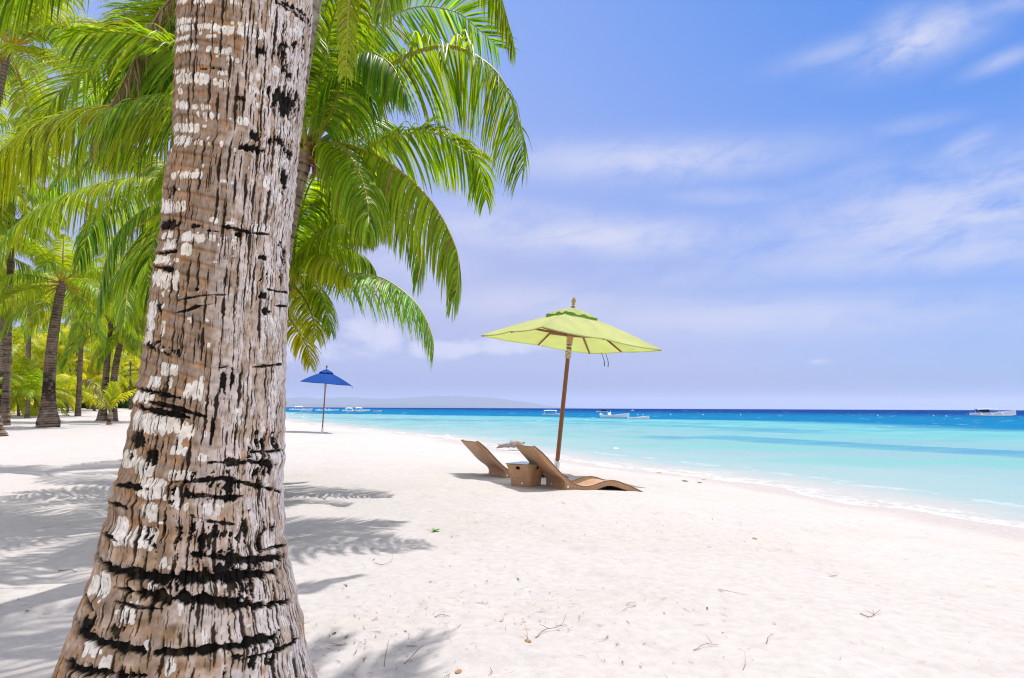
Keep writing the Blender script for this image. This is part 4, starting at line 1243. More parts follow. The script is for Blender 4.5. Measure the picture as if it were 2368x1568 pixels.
def frond_geo(C, ln, pairs=95, start=0.13, hang=0.55, vee=0.25, wid=0.036, segs=6, fold=True, phi=(78, 24), seed=0, green=None, yel=0.0,
              twist=(0, 0), gap=0.03, dead=0.0, asym=(1, 1), tip=0.35, clump=0.0):
    """leaflets along the curve C (n,3); returns V, F, colours"""
    r = np.random.default_rng(seed)
    n = len(C)
    T, S, Nn = frame(C)
    tw = np.radians(np.linspace(twist[0], twist[1], n))[:, None]
    S, Nn = S * np.cos(tw) + Nn * np.sin(tw), Nn * np.cos(tw) - S * np.sin(tw)
    tt = np.tile(np.linspace(0, 1, pairs), 2)
    side = np.repeat([1.0, -1.0], pairs)
    keep = r.random(2 * pairs) > gap
    tt, side = tt[keep], side[keep]; M = len(tt)
    tt = np.clip(tt + r.normal(0, .35 / pairs, M), 0, 1)
    pos = (start + (1 - start) * tt) * (n - 1)
    i0 = np.clip(np.floor(pos).astype(int), 0, n - 2); f = (pos - i0)[:, None]
    L_ = lambda A: A[i0] * (1 - f) + A[i0 + 1] * f
    P, Tq, Sq, Nq = L_(C), unit(L_(T)), unit(L_(S)), unit(L_(Nn))
    prof = np.minimum(1, 0.45 + 2.6 * tt) * (1 - (1 - tip) * np.clip((tt - .45) / .55, 0, 1) ** 1.6)
    Ln = ln * prof * r.normal(1, .07, M) * np.where(side > 0, asym[0], asym[1])
    broken = r.random(M) < 0.04
    Ln = np.where(broken, Ln * r.uniform(.3, .7, M), Ln)
    ph = np.radians(phi[0] + (phi[1] - phi[0]) * tt ** 1.3 + r.normal(0, 4, M))
    be = vee + r.normal(0, .10, M)
    if clump:
        be = be + clump * (vnoise(tt * 14, side * 3, seed) - .5)
    d = np.cos(ph)[:, None] * Tq + np.sin(ph)[:, None] * (side[:, None] * Sq * np.cos(be)[:, None] + Nq * np.sin(be)[:, None])
    hg = hang * r.normal(1, .18, M) * (1 + dead)
    rings_c, rings_d = [P], [d]
    p = P.copy()
    for k in range(segs):
        u = (k + .5) / segs
        d = unit(d + np.array([0, 0, -1.0]) * (hg * (0.25 + 1.1 * u) * (3.4 / segs))[:, None])
        if dead: d = unit(d + r.normal(0, .12 * dead, (M, 3)))
        p = p + d * (Ln / segs)[:, None]
        rings_c.append(p.copy()); rings_d.append(d.copy())
    K = segs + 1
    Cc = np.stack(rings_c, 1); D = np.stack(rings_d, 1)                  # M,K,3
    Nl = Nq + 0.25 * side[:, None] * Sq + r.normal(0, .16, (M, 3))
    Wv = unit(np.cross(D, Nl[:, None, :]))
    Nv = np.cross(Wv, D)
    u = np.linspace(0, 1, K)
    w = wid * np.minimum(1, .45 + 5 * u) * (1 - u ** 2.2) ** .8 + wid * .02
    w = w[None] * np.minimum(1.15, (Ln / ln) ** .5)[:, None] * (1 - .55 * dead * r.random(M))[:, None]
    A = Cc - Wv * w[..., None] / 2; B = Cc + Wv * w[..., None] / 2
    if fold:
        mid = Cc + Nv * (w * .22)[..., None] * 1.0
        V = np.stack([A, mid, B], 2); q = 3
    else:
        V = np.stack([A, B], 2); q = 2
    V = V.reshape(-1, 3)
    base = (np.arange(M) * K * q)[:, None, None] + (np.arange(K - 1) * q)[None, :, None]
    F = []
    for a in range(q - 1):
        F.append(np.stack([base + a, base + a + 1, base + q + a + 1, base + q + a], -1).reshape(-1, 4))
    F = np.concatenate(F)
    g = G_MID if green is None else np.asarray(green)
    lv = np.clip(r.normal(1, .30, M), .35, 1.8)[:, None]
    c = g[None] * lv
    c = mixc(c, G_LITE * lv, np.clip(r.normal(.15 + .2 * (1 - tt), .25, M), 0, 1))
    c = mixc(c, G_YEL, np.clip(yel + r.normal(0, .12, M), 0, 1) * (0.9 if yel else .35))
    tipc = np.clip((u - .82) / .18, 0, 1)[None] * (r.random(M) < .45)[:, None] * .8
    cc = np.repeat(c[:, None], K, 1)
    cc = mixc(cc, np.array([.24, .17, .06]), tipc)
    sere = r.random(M) < .014
    cc = np.where(sere[:, None, None], mixc(BROWN * 1.3, STRAW, r.random(M))[:, None] * np.ones((1, K, 1)), cc)
    if dead:
        b = mixc(np.broadcast_to(BROWN, (M, 3)), np.broadcast_to(STRAW, (M, 3)), r.random(M)) * r.normal(1, .2, M)[:, None]
        cc = mixc(cc, b[:, None], np.full((M, K), min(1, dead)))
    cols = np.repeat(cc.reshape(M, K, 1, 3), q, 2).reshape(-1, 3)
    return V, F, np.clip(cols, 0.004, 1)


def tube_geo(C, rad, m=8, squash=1.0):
    C = np.asarray(C, float)
    T, S, Nn = frame(C)
    a = np.linspace(0, 2 * PI, m, endpoint=False)
    rad = np.broadcast_to(np.asarray(rad, float), (len(C),))
    V = C[:, None] + rad[:, None, None] * (np.cos(a)[None, :, None] * S[:, None] + squash * np.sin(a)[None, :, None] * Nn[:, None])
    n = len(C)
    i = (np.arange(n - 1) * m)[:, None]; j = np.arange(m)[None]
    F = np.stack([i + j, i + (j + 1) % m, i + m + (j + 1) % m, i + m + j], -1).reshape(-1, 4)
    return V.reshape(-1, 3), F


def stalk_mesh(C, r0, yel=0.4, name='stalk', dead=0):
    V, F = tube_geo(C, r0 * np.linspace(1, .12, len(C)) ** .9 * (1 + .9 * np.exp(-np.linspace(0, 1, len(C)) * 14)), 7, .7)
    c = mixc(np.array([.20, .25, .015]), np.array([.44, .36, .03]), np.full(len(V), yel))
    if dead: c = c * 0 + BROWN
    return mesh_np(name, V, F, M_STALK, c)


def frond_obj(C, parent, origin, r0=.028, stalk_yel=.45, name='frond', **kw):
    C = np.asarray(C) - np.asarray(origin)
    if kw.get('fold', True):
        kw['pairs'] = int(kw.get('pairs', 95) * 1.32); kw['wid'] = kw.get('wid', .036) * .86
    V, F, c = frond_geo(C, **kw)
    o = link(name, mesh_np(name, V, F, M_LEAF if not kw.get('dead') else M_LEAFD, c), parent)
    link('stalk', stalk_mesh(C, r0, stalk_yel, dead=kw.get('dead', 0)), o)
    return o


M_LEAFD = attr_mat('dry_leaf', rough=0.8, spec=0.15, var=0.25, vscale=30, bump=0, trans=0.25, tcol=(1.2, 1.0, .8))


def trunk_geo(C, rad, m=20, seed=0, ring=0.075, base_dark=0.0, pale=0.5, rpow=1.0, tone=1.0):
    """ringed trunk along a curve: notched leaf scars, dark and pale bands"""
    r = np.random.default_rng(seed)
    seg = np.linalg.norm(np.diff(C, axis=0), axis=1).sum()
    n = int(max(30, seg / .022))
    t = np.linspace(0, 1, n)
    Q = crs(C, n); R0 = np.interp(t, np.linspace(0, 1, len(rad)) ** rpow, rad)
    s = t * seg
    ph = s / ring + .7 * fbm(s * 1.5, s * 0, seed, 2) * 2
    fr = ph - np.floor(ph); idx = np.floor(ph)
    rk = _h(idx, idx * 0 + 3, seed)
    a = np.linspace(0, 2 * PI, m, endpoint=False)
    T, S, Nn = frame(Q)
    ang = np.broadcast_to(a[None], (n, m)); ss = np.broadcast_to(s[:, None], (n, m))
    nz = fbm(np.cos(ang) * 1.6 + 5, ss * 2.2 + np.sin(ang) * 1.6, seed + 3, 4)
    notch = np.exp(-((fr - .12) / .10) ** 2)[:, None]
    lip = np.exp(-((fr - .32) / .12) ** 2)[:, None]
    rr = R0[:, None] * (1 - .055 * notch + .045 * lip + .07 * (nz - .5))
    V = Q[:, None] + rr[..., None] * (np.cos(ang)[..., None] * S[:, None] + np.sin(ang)[..., None] * Nn[:, None])
    tanc = np.array([.27, .195, .14]); grey = np.array([.40, .34, .30]); dk = np.array([.035, .026, .02])
    c = mixc(np.broadcast_to(tanc, (n, m, 3)), grey, np.clip(nz * 1.4 - .3 + pale * .5 - .2, 0, 1))
    c = mixc(c, dk, np.clip(notch * (.5 + 1.0 * rk[:, None]) * (0.5 + 1.2 * fbm(ang * 2, ss * 3, seed + 8, 3)), 0, 1))
    ring_dk = sstep(.42, .9, rk)[:, None] * sstep(.30, .62, fbm(ang * 1.2 + 9, ss * 1.1, seed + 12, 4)) * (1 - .6 * lip)
    c = mixc(c, dk, ring_dk * np.clip(1.25 - ss / seg, .25, .95))
    if base_dark:
        z = (ss / seg)
        dd = sstep(.45, .62, fbm(ang * 1.3 + 2, ss * 2.5, seed + 5, 4) + .35 * np.exp(-((z - base_dark) / .10) ** 2) - .06) * np.exp(-((z - base_dark) / .16) ** 2)
        c = mixc(c, dk, dd * .9)
    li = sstep(.62, .72, fbm(ang * 2.5, ss * 9, seed + 6, 3)) * .6 * pale
    c = mixc(c, np.array([.58, .54, .48]), li)
    c = c * tone * np.array([1.04, .95, .84])
    i = (np.arange(n - 1) * m)[:, None]; j = np.arange(m)[None]
    F = np.stack([i + j, i + (j + 1) % m, i + m + (j + 1) % m, i + m + j], -1).reshape(-1, 4)
    return V.reshape(-1, 3), F, c.reshape(-1, 3)


def sweep(base, az, elev, L, droop, n=36):
    """a frond spine leaving at angle elev and bending down under its weight"""
    P = [np.zeros(3)]; e = elev
    h = np.array([math.sin(az), math.cos(az), 0])
    for k in range(n - 1):
        u = k / (n - 1)
        P.append(P[-1] + (h * math.cos(e) + np.array([0, 0, 1]) * math.sin(e)) * L / (n - 1))
        e -= droop / (n - 1) * (0.35 + 1.5 * u)
    return np.array(P) + np.asarray(base)


def sheath(parent, origin, pos, dirs, scale, seed):
    """fibrous leaf bases clasping the top of a trunk: one part"""
    r = np.random.default_rng(seed)
    V, F, C, k0 = [], [], [], 0
    for (az, e) in dirs:
        L = scale * r.uniform(.8, 1.3)
        sp = sweep(pos + np.array([0, 0, r.uniform(-.25, .1)]) * scale, az, e, L, r.uniform(.6, 2.2), 9)
        T, S, Nn = frame(sp)
        w = scale * .22 * np.sin(np.linspace(.5, PI - .15, 9))
        P = np.stack([sp - S * w[:, None] + Nn * (w * .35)[:, None], sp, sp + S * w[:, None] + Nn * (w * .35)[:, None]], 1).reshape(-1, 3)
        i = (np.arange(8) * 3)[:, None]; j = np.arange(2)[None]
        V.append(P); F.append(np.stack([i + j, i + j + 1, i + j + 4, i + j + 3], -1).reshape(-1, 4) + k0); k0 += len(P)
        c = mixc(BROWN * 1.1, np.array([.50, .20, .05]), np.full(len(P), r.random() ** 2)); C.append(c * r.normal(1, .2, len(P))[:, None])
    me = mesh_np('leaf_base', np.concatenate(V) - origin, np.concatenate(F), M_HUSK, np.clip(np.concatenate(C), .01, 1))
    o = link('leaf_base', me, parent)
    so = o.modifiers.new('thick', 'SOLIDIFY'); so.thickness = .012
    return o


def palm(base, spine, rad, label, group='coconut palms of the beach grove', seed=0, **kw):
    base = np.asarray(base)
    root = empty('coconut_palm', base)
    tag(root, label, 'palm tree', group)
    V, F, c = trunk_geo(np.asarray(spine) - base, rad, seed=seed, **kw)
    link('trunk', mesh_np('trunk', V, F, M_BARK, c), root)
    return root


def crown_random(root, base, top, n, L, seed, az_rng=(0, 2 * PI), el=(75, -25), ln=.8, skip=None, pairs=70, segs=5, fold=True, wid=.036, yel=0.0, r0=.026, hang=.55, green=None, droop=(1.1, 2.0), clear=720):
    r = np.random.default_rng(seed)
    for k in range(n):
        az = az_rng[0] + (az_rng[1] - az_rng[0]) * ((k * 0.618034) % 1.0) + r.normal(0, .12)
        t = k / max(1, n - 1)
        e = R_(el[0] + (el[1] - el[0]) * t ** 1.1) + r.normal(0, .09)
        if skip and skip(az, e): continue
        l = L * r.uniform(.85, 1.1) * (0.75 if e > 1.15 else 1)
        C = sweep(np.asarray(top) + np.array([math.sin(az), math.cos(az), 0]) * .08, az, e, l, r.uniform(*droop))
        if clear and any(q[1] > .5 and (lambda u: u[0] > clear and u[1] > -40 and u[0] < 2450)(px(q - np.array([0, 0, ln * .9]))) for q in C[6:]): continue
        frond_obj(C, root, base, r0=r0, ln=ln * r.uniform(.9, 1.1), pairs=pairs, segs=segs, fold=fold, wid=wid, seed=seed * 100 + k, hang=hang * r.uniform(.8, 1.3), yel=np.clip(yel + r.normal(0, .08), 0, 1) if yel else 0,
                  twist=(r.normal(0, 8), r.normal(0, 25)), green=mixc(G_DEEP, G_MID, r.random()) if green is None else green, start=.16, vee=-.35)


def bez(pts, Y0, Y1, n=44, e=1.0):
    """spine through photo bearings, its distance ahead going from Y0 to Y1"""
    q = crs(np.array([(a, b) for a, b in pts], float), n)
    t = np.linspace(0, 1, n) ** e
    return np.array([at(x, y, Y0 + (Y1 - Y0) * k) for (x, y), k in zip(q, t)])


def build_near_palms():
    # --- the palm just behind the thick trunk, leaning towards the sea, its crown above the picture
    b = ground(512, 1262); Yb = b[1]
    sp = [b, at(545, 1000, Yb + .02), at(590, 760, Yb + .03), at(639, 470, Yb + .02), at(660, 318, Yb), at(689, 126, Yb - .02), at(712, 0, Yb - .05), at(748, -180, Yb - .08), at(792, -340, Yb - .1)]
    root = palm(b, sp, [.22, .165, .15, .142, .135, .13, .125, .12, .115, .12], 'pale leaning palm trunk close behind the thick dark trunk', seed=5, ring=.11, pale=1.0)
    top = sp[-1]
    kw = dict(pairs=85, segs=6)
    frond_obj(bez([(792, -330), (814, -220), (812, -90), (806, 40), (800, 168)], Yb - .1, Yb - 1.2), root, b, ln=.19, hang=.5, vee=-.3, seed=501, pairs=75, phi=(60, 40), wid=.022, yel=.35, start=.25, tip=.6)
    frond_obj(bez([(795, -330), (930, -370), (1060, -220), (1138, -60), (1172, 40), (1190, 112)], Yb, Yb + .9), root, b, ln=.62, hang=2.6, vee=-.55, seed=502, phi=(70, 35), yel=.2, green=G_MID, **kw)
    frond_obj(bez([(790, -330), (640, -430), (420, -330), (200, -150), (60, -30), (-40, 60)], Yb, Yb - .9), root, b, ln=.72, hang=1.0, vee=-.1, seed=503, green=G_MID, **kw)
    frond_obj(bez([(790, -330), (700, -470), (500, -480), (300, -330), (180, -160), (110, -60)], Yb, Yb + .3), root, b, ln=.75, hang=1.1, vee=-.1, seed=504, green=G_MID, **kw)
    frond_obj(bez([(790, -330), (860, -300), (905, -180), (900, -60), (880, 30)], Yb, Yb - 1.0), root, b, ln=.5, hang=1.2, vee=-.2, seed=505, green=G_MID, yel=.1, **kw)
    crown_random(root, b, top, 14, 3.6, 51, el=(80, 5), ln=.75, skip=lambda a, e: e < .35 and abs(a - 1.4) < .7)

    # --- first young palm of the cluster right behind it: the big fronds against the sky
    b = ground(606, 1160); Yb = b[1]
    T1 = at(712, 352, Yb)
    sp = [b, at(622, 1000, Yb), at(632, 800, Yb), at(652, 610, Yb), at(676, 480, Yb), at(694, 410, Yb), T1]
    root = palm(b, sp, [.20, .13, .115, .11, .105, .10, .095, .09], 'ringed young palm with large arching fronds against the open sky', seed=8, ring=.055, pale=.4)
    sheath(root, b, T1, [(a, e) for a, e in ((1.0, .9), (1.9, .2), (2.7, .5), (2.2, -.4), (3.5, .6), (0.2, .9), (4.5, .8), (1.6, -1.0), (2.4, .9), (2.0, -.8), (1.3, .1))], .30, 81)
    sheath(root, b, T1 + np.array([.05, -.05, -.12]), [(1.4, .6), (2.0, -.5), (2.6, .1), (1.7, .9)], .26, 82)
    kw = dict(pairs=98, segs=7)
    F1 = lambda pts, Y0, Y1, **k: frond_obj(bez(pts, Y0, Y1), root, b, **{**kw, 'vee': -.45, **k})
    # A: high arch
    F1([(716, 340), (770, 190), (820, 112), (857, 72), (903, 37), (960, 17), (1003, 16), (1061, 31), (1104, 66), (1150, 108)], Yb, Yb + 1.1, ln=1.0, hang=.22, vee=.12, seed=601, green=G_DEEP * 1.3, phi=(82, 38), twist=(48, 62), r0=.030)
    # B: the largest frond
    F1([(720, 326), (768, 268), (817, 212), (860, 172), (903, 149), (960, 120), (1032, 106), (1089, 123), (1147, 166), (1184, 229), (1201, 286), (1213, 344), (1216, 378)], Yb, Yb - .9, ln=1.08, hang=.52, vee=-.62, twist=(0, 55), seed=602,
       green=G_MID * .85, phi=(80, 40), r0=.050, stalk_yel=.9, start=.24, clump=.6, pairs=112, tip=.45)
    # C
    F1([(722, 350), (790, 352), (846, 344), (903, 318), (960, 307), (1018, 312), (1075, 344), (1104, 372), (1121, 430), (1124, 458)], Yb, Yb + .2, ln=.84, hang=.5, vee=-.35, twist=(0, 50), seed=603, green=G_MID, phi=(78, 32), stalk_yel=.8)
    # D: the near one, drooping in a long curve
    F1([(716, 352), (765, 332), (817, 338), (889, 370), (946, 413), (989, 456), (1024, 507), (1046, 553), (1060, 599), (1058, 656), (1052, 688)], Yb, Yb - 1.4, ln=.80, hang=1.4, vee=-.75, seed=604, green=G_MID, phi=(70, 28), yel=.12, stalk_yel=.75, wid=.04)
    # upright and inner fronds filling the heart of the crown
    F1([(714, 340), (745, 230), (765, 120), (760, 30), (740, -50)], Yb, Yb + .6, ln=.85, hang=.6, seed=605, green=G_MID)
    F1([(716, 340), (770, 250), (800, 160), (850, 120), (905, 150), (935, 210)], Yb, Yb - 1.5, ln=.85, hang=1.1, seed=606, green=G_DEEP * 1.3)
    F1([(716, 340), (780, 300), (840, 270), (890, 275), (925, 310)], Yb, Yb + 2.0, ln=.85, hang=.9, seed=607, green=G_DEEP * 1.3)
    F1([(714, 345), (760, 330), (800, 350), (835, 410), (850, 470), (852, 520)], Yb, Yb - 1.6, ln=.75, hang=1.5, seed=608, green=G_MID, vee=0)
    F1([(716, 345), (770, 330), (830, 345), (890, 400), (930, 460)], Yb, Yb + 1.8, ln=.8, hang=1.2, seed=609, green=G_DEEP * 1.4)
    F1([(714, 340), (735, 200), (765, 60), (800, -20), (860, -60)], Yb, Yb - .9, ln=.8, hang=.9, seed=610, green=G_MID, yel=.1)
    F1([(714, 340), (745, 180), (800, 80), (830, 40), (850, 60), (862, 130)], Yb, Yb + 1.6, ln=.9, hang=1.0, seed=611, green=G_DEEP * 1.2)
    # towards the land, seen left of the thick trunk
    F1([(708, 345), (640, 270), (550, 236), (470, 234), (395, 240), (320, 241), (230, 246), (150, 263), (80, 292), (20, 335), (-40, 392)], Yb, Yb - .5, ln=1.12, hang=.9, vee=-.35, seed=612, green=G_LITE * .8, phi=(80, 35), yel=.15, stalk_yel=.85, pairs=115, r0=.034, tip=.55)
    F1([(708, 340), (650, 190), (560, 120), (470, 110), (400, 150), (350, 215)], Yb, Yb + 1.6, ln=.9, hang=1.0, seed=613, green=G_DEEP * 1.2)
    F1([(708, 345), (600, 310), (500, 320), (410, 370), (350, 440)], Yb, Yb + 1.2, ln=.85, hang=1.2, seed=614, green=G_MID)
    crown_random(root, b, T1, 7, 3.3, 82, az_rng=(2.6, 5.2), el=(60, -10), ln=.8)

    # --- second, farther palm of the cluster, lower crown
    b = ground(585, 1104); Yb = b[1]
    T2 = at(672, 636, Yb)
    sp = [b, at(592, 1000, Yb), at(606, 860, Yb), at(636, 740, Yb), T2]
    root = palm(b, sp, [.22, .15, .13, .12, .13], 'lower young palm whose drooping fronds hang beside the thick trunk above the sea', seed=9, ring=.06, pale=.4)
    sheath(root, b, T2 + np.array([.1, 0, .35]), [(1.2, .9), (1.8, .2), (2.4, -.3), (1.5, -.8), (0.8, .5), (2.0, .8)], .30, 91)
    sheath(root, b, T2 + np.array([.12, 0, -.05]), [(1.2, .5), (1.9, -.2), (2.6, .3), (1.4, -.9), (2.2, .9)], .26, 92)
    F2 = lambda pts, Y0, Y1, **k: frond_obj(bez(pts, Y0, Y1), root, b, **{**dict(pairs=85, segs=6, wid=.04, vee=-.4), **k})
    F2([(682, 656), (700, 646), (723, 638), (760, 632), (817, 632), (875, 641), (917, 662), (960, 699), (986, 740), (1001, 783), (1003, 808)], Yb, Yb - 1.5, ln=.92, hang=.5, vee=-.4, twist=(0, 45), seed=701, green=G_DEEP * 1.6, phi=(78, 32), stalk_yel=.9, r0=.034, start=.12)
    F2([(683, 512), (714, 465), (760, 436), (810, 420), (862, 432), (925, 486), (968, 556), (974, 600), (966, 648)], Yb - .2, Yb - 2.0, ln=.78, hang=1.3, vee=-.55, seed=702, green=G_MID, stalk_yel=.9, r0=.046)
    F2([(671, 640), (700, 585), (731, 539), (775, 492), (830, 474), (880, 495), (905, 540)], Yb, Yb - .6, ln=.85, hang=1.1, vee=-.45, seed=703, green=G_LITE * .9, yel=.1, stalk_yel=.95, r0=.048)
    F2([(675, 630), (715, 590), (760, 570), (817, 580), (846, 596), (866, 622), (872, 640)], Yb, Yb + .8, ln=.62, hang=1.5, vee=-.5, seed=704, green=G_MID, yel=.1, stalk_yel=.8)
    F2([(678, 650), (700, 640), (720, 648), (740, 679), (754, 714), (766, 768)], Yb, Yb - .5, ln=.48, hang=.7, seed=705, green=G_MID, yel=.1, pairs=48, vee=.1, phi=(70, 30), wid=.034)
    F2([(672, 650), (680, 662), (703, 690), (723, 735), (731, 783)], Yb, Yb - .9, ln=.55, hang=.7, seed=706, green=G_LITE * .8, yel=.3, pairs=46, vee=.1, phi=(70, 30), wid=.034)
    F2([(664, 690), (668, 730), (690, 768), (711, 805), (718, 845)], Yb, Yb - .6, ln=.46, hang=.6, seed=707, green=G_LITE, yel=.7, pairs=44, vee=.1, phi=(70, 30), wid=.034)
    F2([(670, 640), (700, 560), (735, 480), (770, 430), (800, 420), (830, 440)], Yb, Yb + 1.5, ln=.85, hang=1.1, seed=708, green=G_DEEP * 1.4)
    F2([(672, 640), (710, 520), (745, 430), (790, 380), (850, 370), (905, 405), (940, 450)], Yb, Yb + .9, ln=.85, hang=1.1, seed=709, green=G_MID)
    F2([(672, 640), (720, 560), (780, 520), (830, 520), (860, 545)], Yb, Yb - 1.9, ln=.75, hang=1.3, seed=710, green=G_MID, yel=.1)
    F2([(672, 645), (705, 600), (745, 590), (785, 610), (805, 640)], Yb, Yb - 2.2, ln=.6, hang=1.2, seed=711, green=G_LITE * .8, yel=.1)
    F2([(672, 640), (690, 520), (715, 430), (750, 390), (790, 400), (815, 450)], Yb, Yb - 1.4, ln=.85, hang=1.2, seed=712, green=G_MID)
    F2([(672, 645), (700, 655), (730, 670), (752, 700)], Yb, Yb + 2.2, ln=.6, hang=.9, seed=713, green=G_DEEP * 1.4)
    crown_random(root, b, T2, 8, 3.0, 93, az_rng=(2.9, 5.4), el=(70, -15), ln=.8)

    # --- palm hidden behind the thick trunk, its fronds hanging in from above on the land side
    b = ground(470, 1165); Yb = b[1]
    T3 = at(520, -60, Yb)
    sp = [b, at(480, 900, Yb), at(495, 600, Yb), at(508, 300, Yb), T3]
    root = palm(b, sp, [.24, .15, .13, .12, .12], 'tall palm hidden behind the thick trunk, with a browning frond hanging out beside it', seed=12, ring=.07, pale=.6)
    F3 = lambda pts, Y0, Y1, **k: frond_obj(bez(pts, Y0, Y1), root, b, **{**dict(pairs=100, segs=6), **k})
    F3([(510, -60), (455, -25), (405, 30), (345, 126), (310, 183), (276, 243), (240, 300), (222, 330)], Yb, Yb - 1.0, ln=.85, hang=.9, vee=.1, seed=801, green=G_DEEP * 1.3, phi=(60, 30), asym=(1, .25), stalk_yel=.95)
    F3([(505, -60), (430, -30), (375, 20), (335, 90), (298, 165), (255, 250), (222, 318), (214, 345)], Yb, Yb - 1.25, ln=.55, hang=1.0, vee=-.3, seed=802, dead=.9, phi=(35, 15), pairs=80, name='dry_frond', wid=.03)
    F3([(512, -60), (440, 10), (380, 60), (325, 97), (262, 135), (200, 165), (135, 218), (95, 285)], Yb, Yb + 1.0, ln=1.05, hang=.35, vee=.25, seed=803, green=G_MID, phi=(75, 28), yel=.08, pairs=105, twist=(10, 20))
    F3([(510, -60), (440, -40), (385, -18), (340, 8), (300, 40), (262, 72)], Yb, Yb + 1.8, ln=.7, hang=.2, vee=.4, seed=804, green=np.array([.03, .11, .05]), phi=(60, 30))
    F3([(520, -70), (460, -150), (360, -150), (240, -100), (110, -60), (0, 0)], Yb, Yb - .6, ln=.55, hang=1.4, vee=-.3, seed=805, green=G_MID, yel=.05)
    F3([(512, -60), (440, 40), (400, 130), (370, 220), (350, 310)], Yb, Yb + .7, ln=.8, hang=.9, seed=806, green=G_DEEP)
    F3([(512, -60), (420, 60), (330, 180), (280, 270), (250, 350)], Yb, Yb + 2.0, ln=.9, hang=.8, seed=807, green=G_DEEP)
    F3([(512, -60), (400, 20), (290, 130), (200, 230), (150, 310)], Yb, Yb + 2.4, ln=.9, hang=.6, seed=808, green=G_DEEP * 1.2)
    crown_random(root, b, T3, 7, 3.8, 121, az_rng=(-.6, 3.2), el=(75, 0), ln=.8)

    # --- another behind the thick trunk, farther in: the long level frond over the grove
    b = ground(430, 1072); Yb = b[1]
    T4 = at(438, 468, Yb)
    sp = [b, at(432, 850, Yb), at(434, 640, Yb), T4]
    root = palm(b, sp, [.26, .17, .15, .14], 'palm mostly hidden behind the thick trunk, with a long level shining frond reaching inland', seed=13, ring=.07, pale=.5)
    F4 = lambda pts, Y0, Y1, **k: frond_obj(bez(pts, Y0, Y1), root, b, **{**dict(pairs=95, segs=6, wid=.045, vee=-.2), **k})
    F4([(432, 465), (395, 418), (344, 411), (300, 412), (257, 418), (183, 438), (100, 476), (37, 519), (0, 570), (-16, 610)], Yb, Yb - 1.5, ln=1.15, hang=1.0, vee=-.15, seed=901, green=G_MID, phi=(76, 35), yel=.12)
    F4([(432, 468), (370, 470), (310, 500), (265, 550), (240, 620), (226, 720)], Yb, Yb - 1.0, ln=.95, hang=1.0, seed=902, green=G_DEEP * 1.2)
    F4([(432, 470), (380, 500), (330, 560), (300, 640), (288, 740)], Yb, Yb - 1.8, ln=.95, hang=1.0, seed=903, green=G_MID, yel=.1)
    F4([(432, 465), (370, 430), (310, 440), (250, 480), (205, 540), (180, 610)], Yb, Yb + 1.6, ln=1.0, hang=.9, seed=904, green=G_DEEP)
    F4([(432, 460), (380, 380), (310, 340), (230, 345), (160, 390), (110, 450)], Yb, Yb + 2.0, ln=1.05, hang=.9, seed=905, green=G_DEEP * 1.1)
    F4([(432, 465), (390, 390), (350, 350), (300, 345), (255, 372)], Yb, Yb + .5, ln=.9, hang=1.0, seed=906, green=G_MID, yel=.05)
    crown_random(root, b, T4, 8, 3.6, 131, az_rng=(-.3, 2.6), el=(70, -20), ln=.9)


def frond_library():
    """shared fronds for the grove, spines leaving along +Y"""
    lib = {}
    for hi in (0, 1):
        for k, e in enumerate((78, 55, 32, 12, -12, -38)):
            for v in range(2):
                C = sweep((0, .06, 0), 0, R_(e), 4.1 if e < 70 else 3.2, (1.5 - .25 * v) if e > 0 else .9, 30 if hi else 20)
                V, F, c = frond_geo(C, ln=.92, pairs=92 if hi else 64, segs=5 if hi else 4, fold=False, wid=.055 if hi else .085, hang=.65 + .25 * v, vee=.2, seed=2000 + 10 * k + v + 100 * hi, green=G_MID, start=.17)
                sV, sF = tube_geo(C, .045 * np.linspace(1, .15, len(C)), 5)
                sc = np.broadcast_to(np.array([.40, .34, .03]), (len(sV), 3))
                lib[(hi, k, v)] = [(V, F, c), (sV, sF, sc)]
    return lib


_LM = {}


def lib_mesh(lib, hi, k, v, yel):
    key = (hi, k, v, yel)
    if key not in _LM:
        (V, F, c), (sV, sF, sc) = lib[(hi, k, v)]
        y = (0, .22, .5, .85)[yel]
        cc = mixc(c * .95, np.array([.56, .56, .03]), np.full(len(c), y))
        _LM[key] = mesh_np('frond', np.concatenate([V, sV]), [F, sF + len(V)], M_LEAF, np.concatenate([cc, sc]))
    return _LM[key]


def grove_palm(lib, base, top, rads, label, n=20, scale=1.0, seed=0, hi=0, yel=0, lean=0.0, group='coconut palms of the beach grove', el=(0, 5), base_dark=0.0, pale=.5, m=12, ring=.09, bend=0.0, tags=None):
    base = np.asarray(base, float); top = np.asarray(top, float)
    t = np.linspace(0, 1, 7)[:, None]
    sp = base + (top - base) * t + np.array([bend, 0, 0]) * (np.sin(PI * t) if True else 0)
    root = palm(base, sp, rads, label, group, seed=seed, m=m, ring=ring, base_dark=base_dark, pale=pale, rpow=1.8, tone=.62 if pale < .8 else .9)  # tone darkens the bark colour to make grove trunks look backlit
    r = np.random.default_rng(seed + 900)
    for k in range(n):
        f = k / max(1, n - 1)
        kk = int(np.clip(round(el[0] + (el[1] - el[0]) * f + r.normal(0, .4)), 0, 5))
        o = link('frond', lib_mesh(lib, hi, kk, int(r.integers(2)), int(np.clip(yel + r.integers(-1, 2), 0, 3)) if yel else int(r.integers(2))), root)
        s = scale * r.uniform(.85, 1.12)
        o.location = (top - base + np.array([0, 0, -.04 * kk * scale])).tolist()
        o.rotation_euler = (0, r.normal(0, .12), -(k * 2.39996 + r.normal(0, .15)))
        o.scale = (s, s, s)
    return root


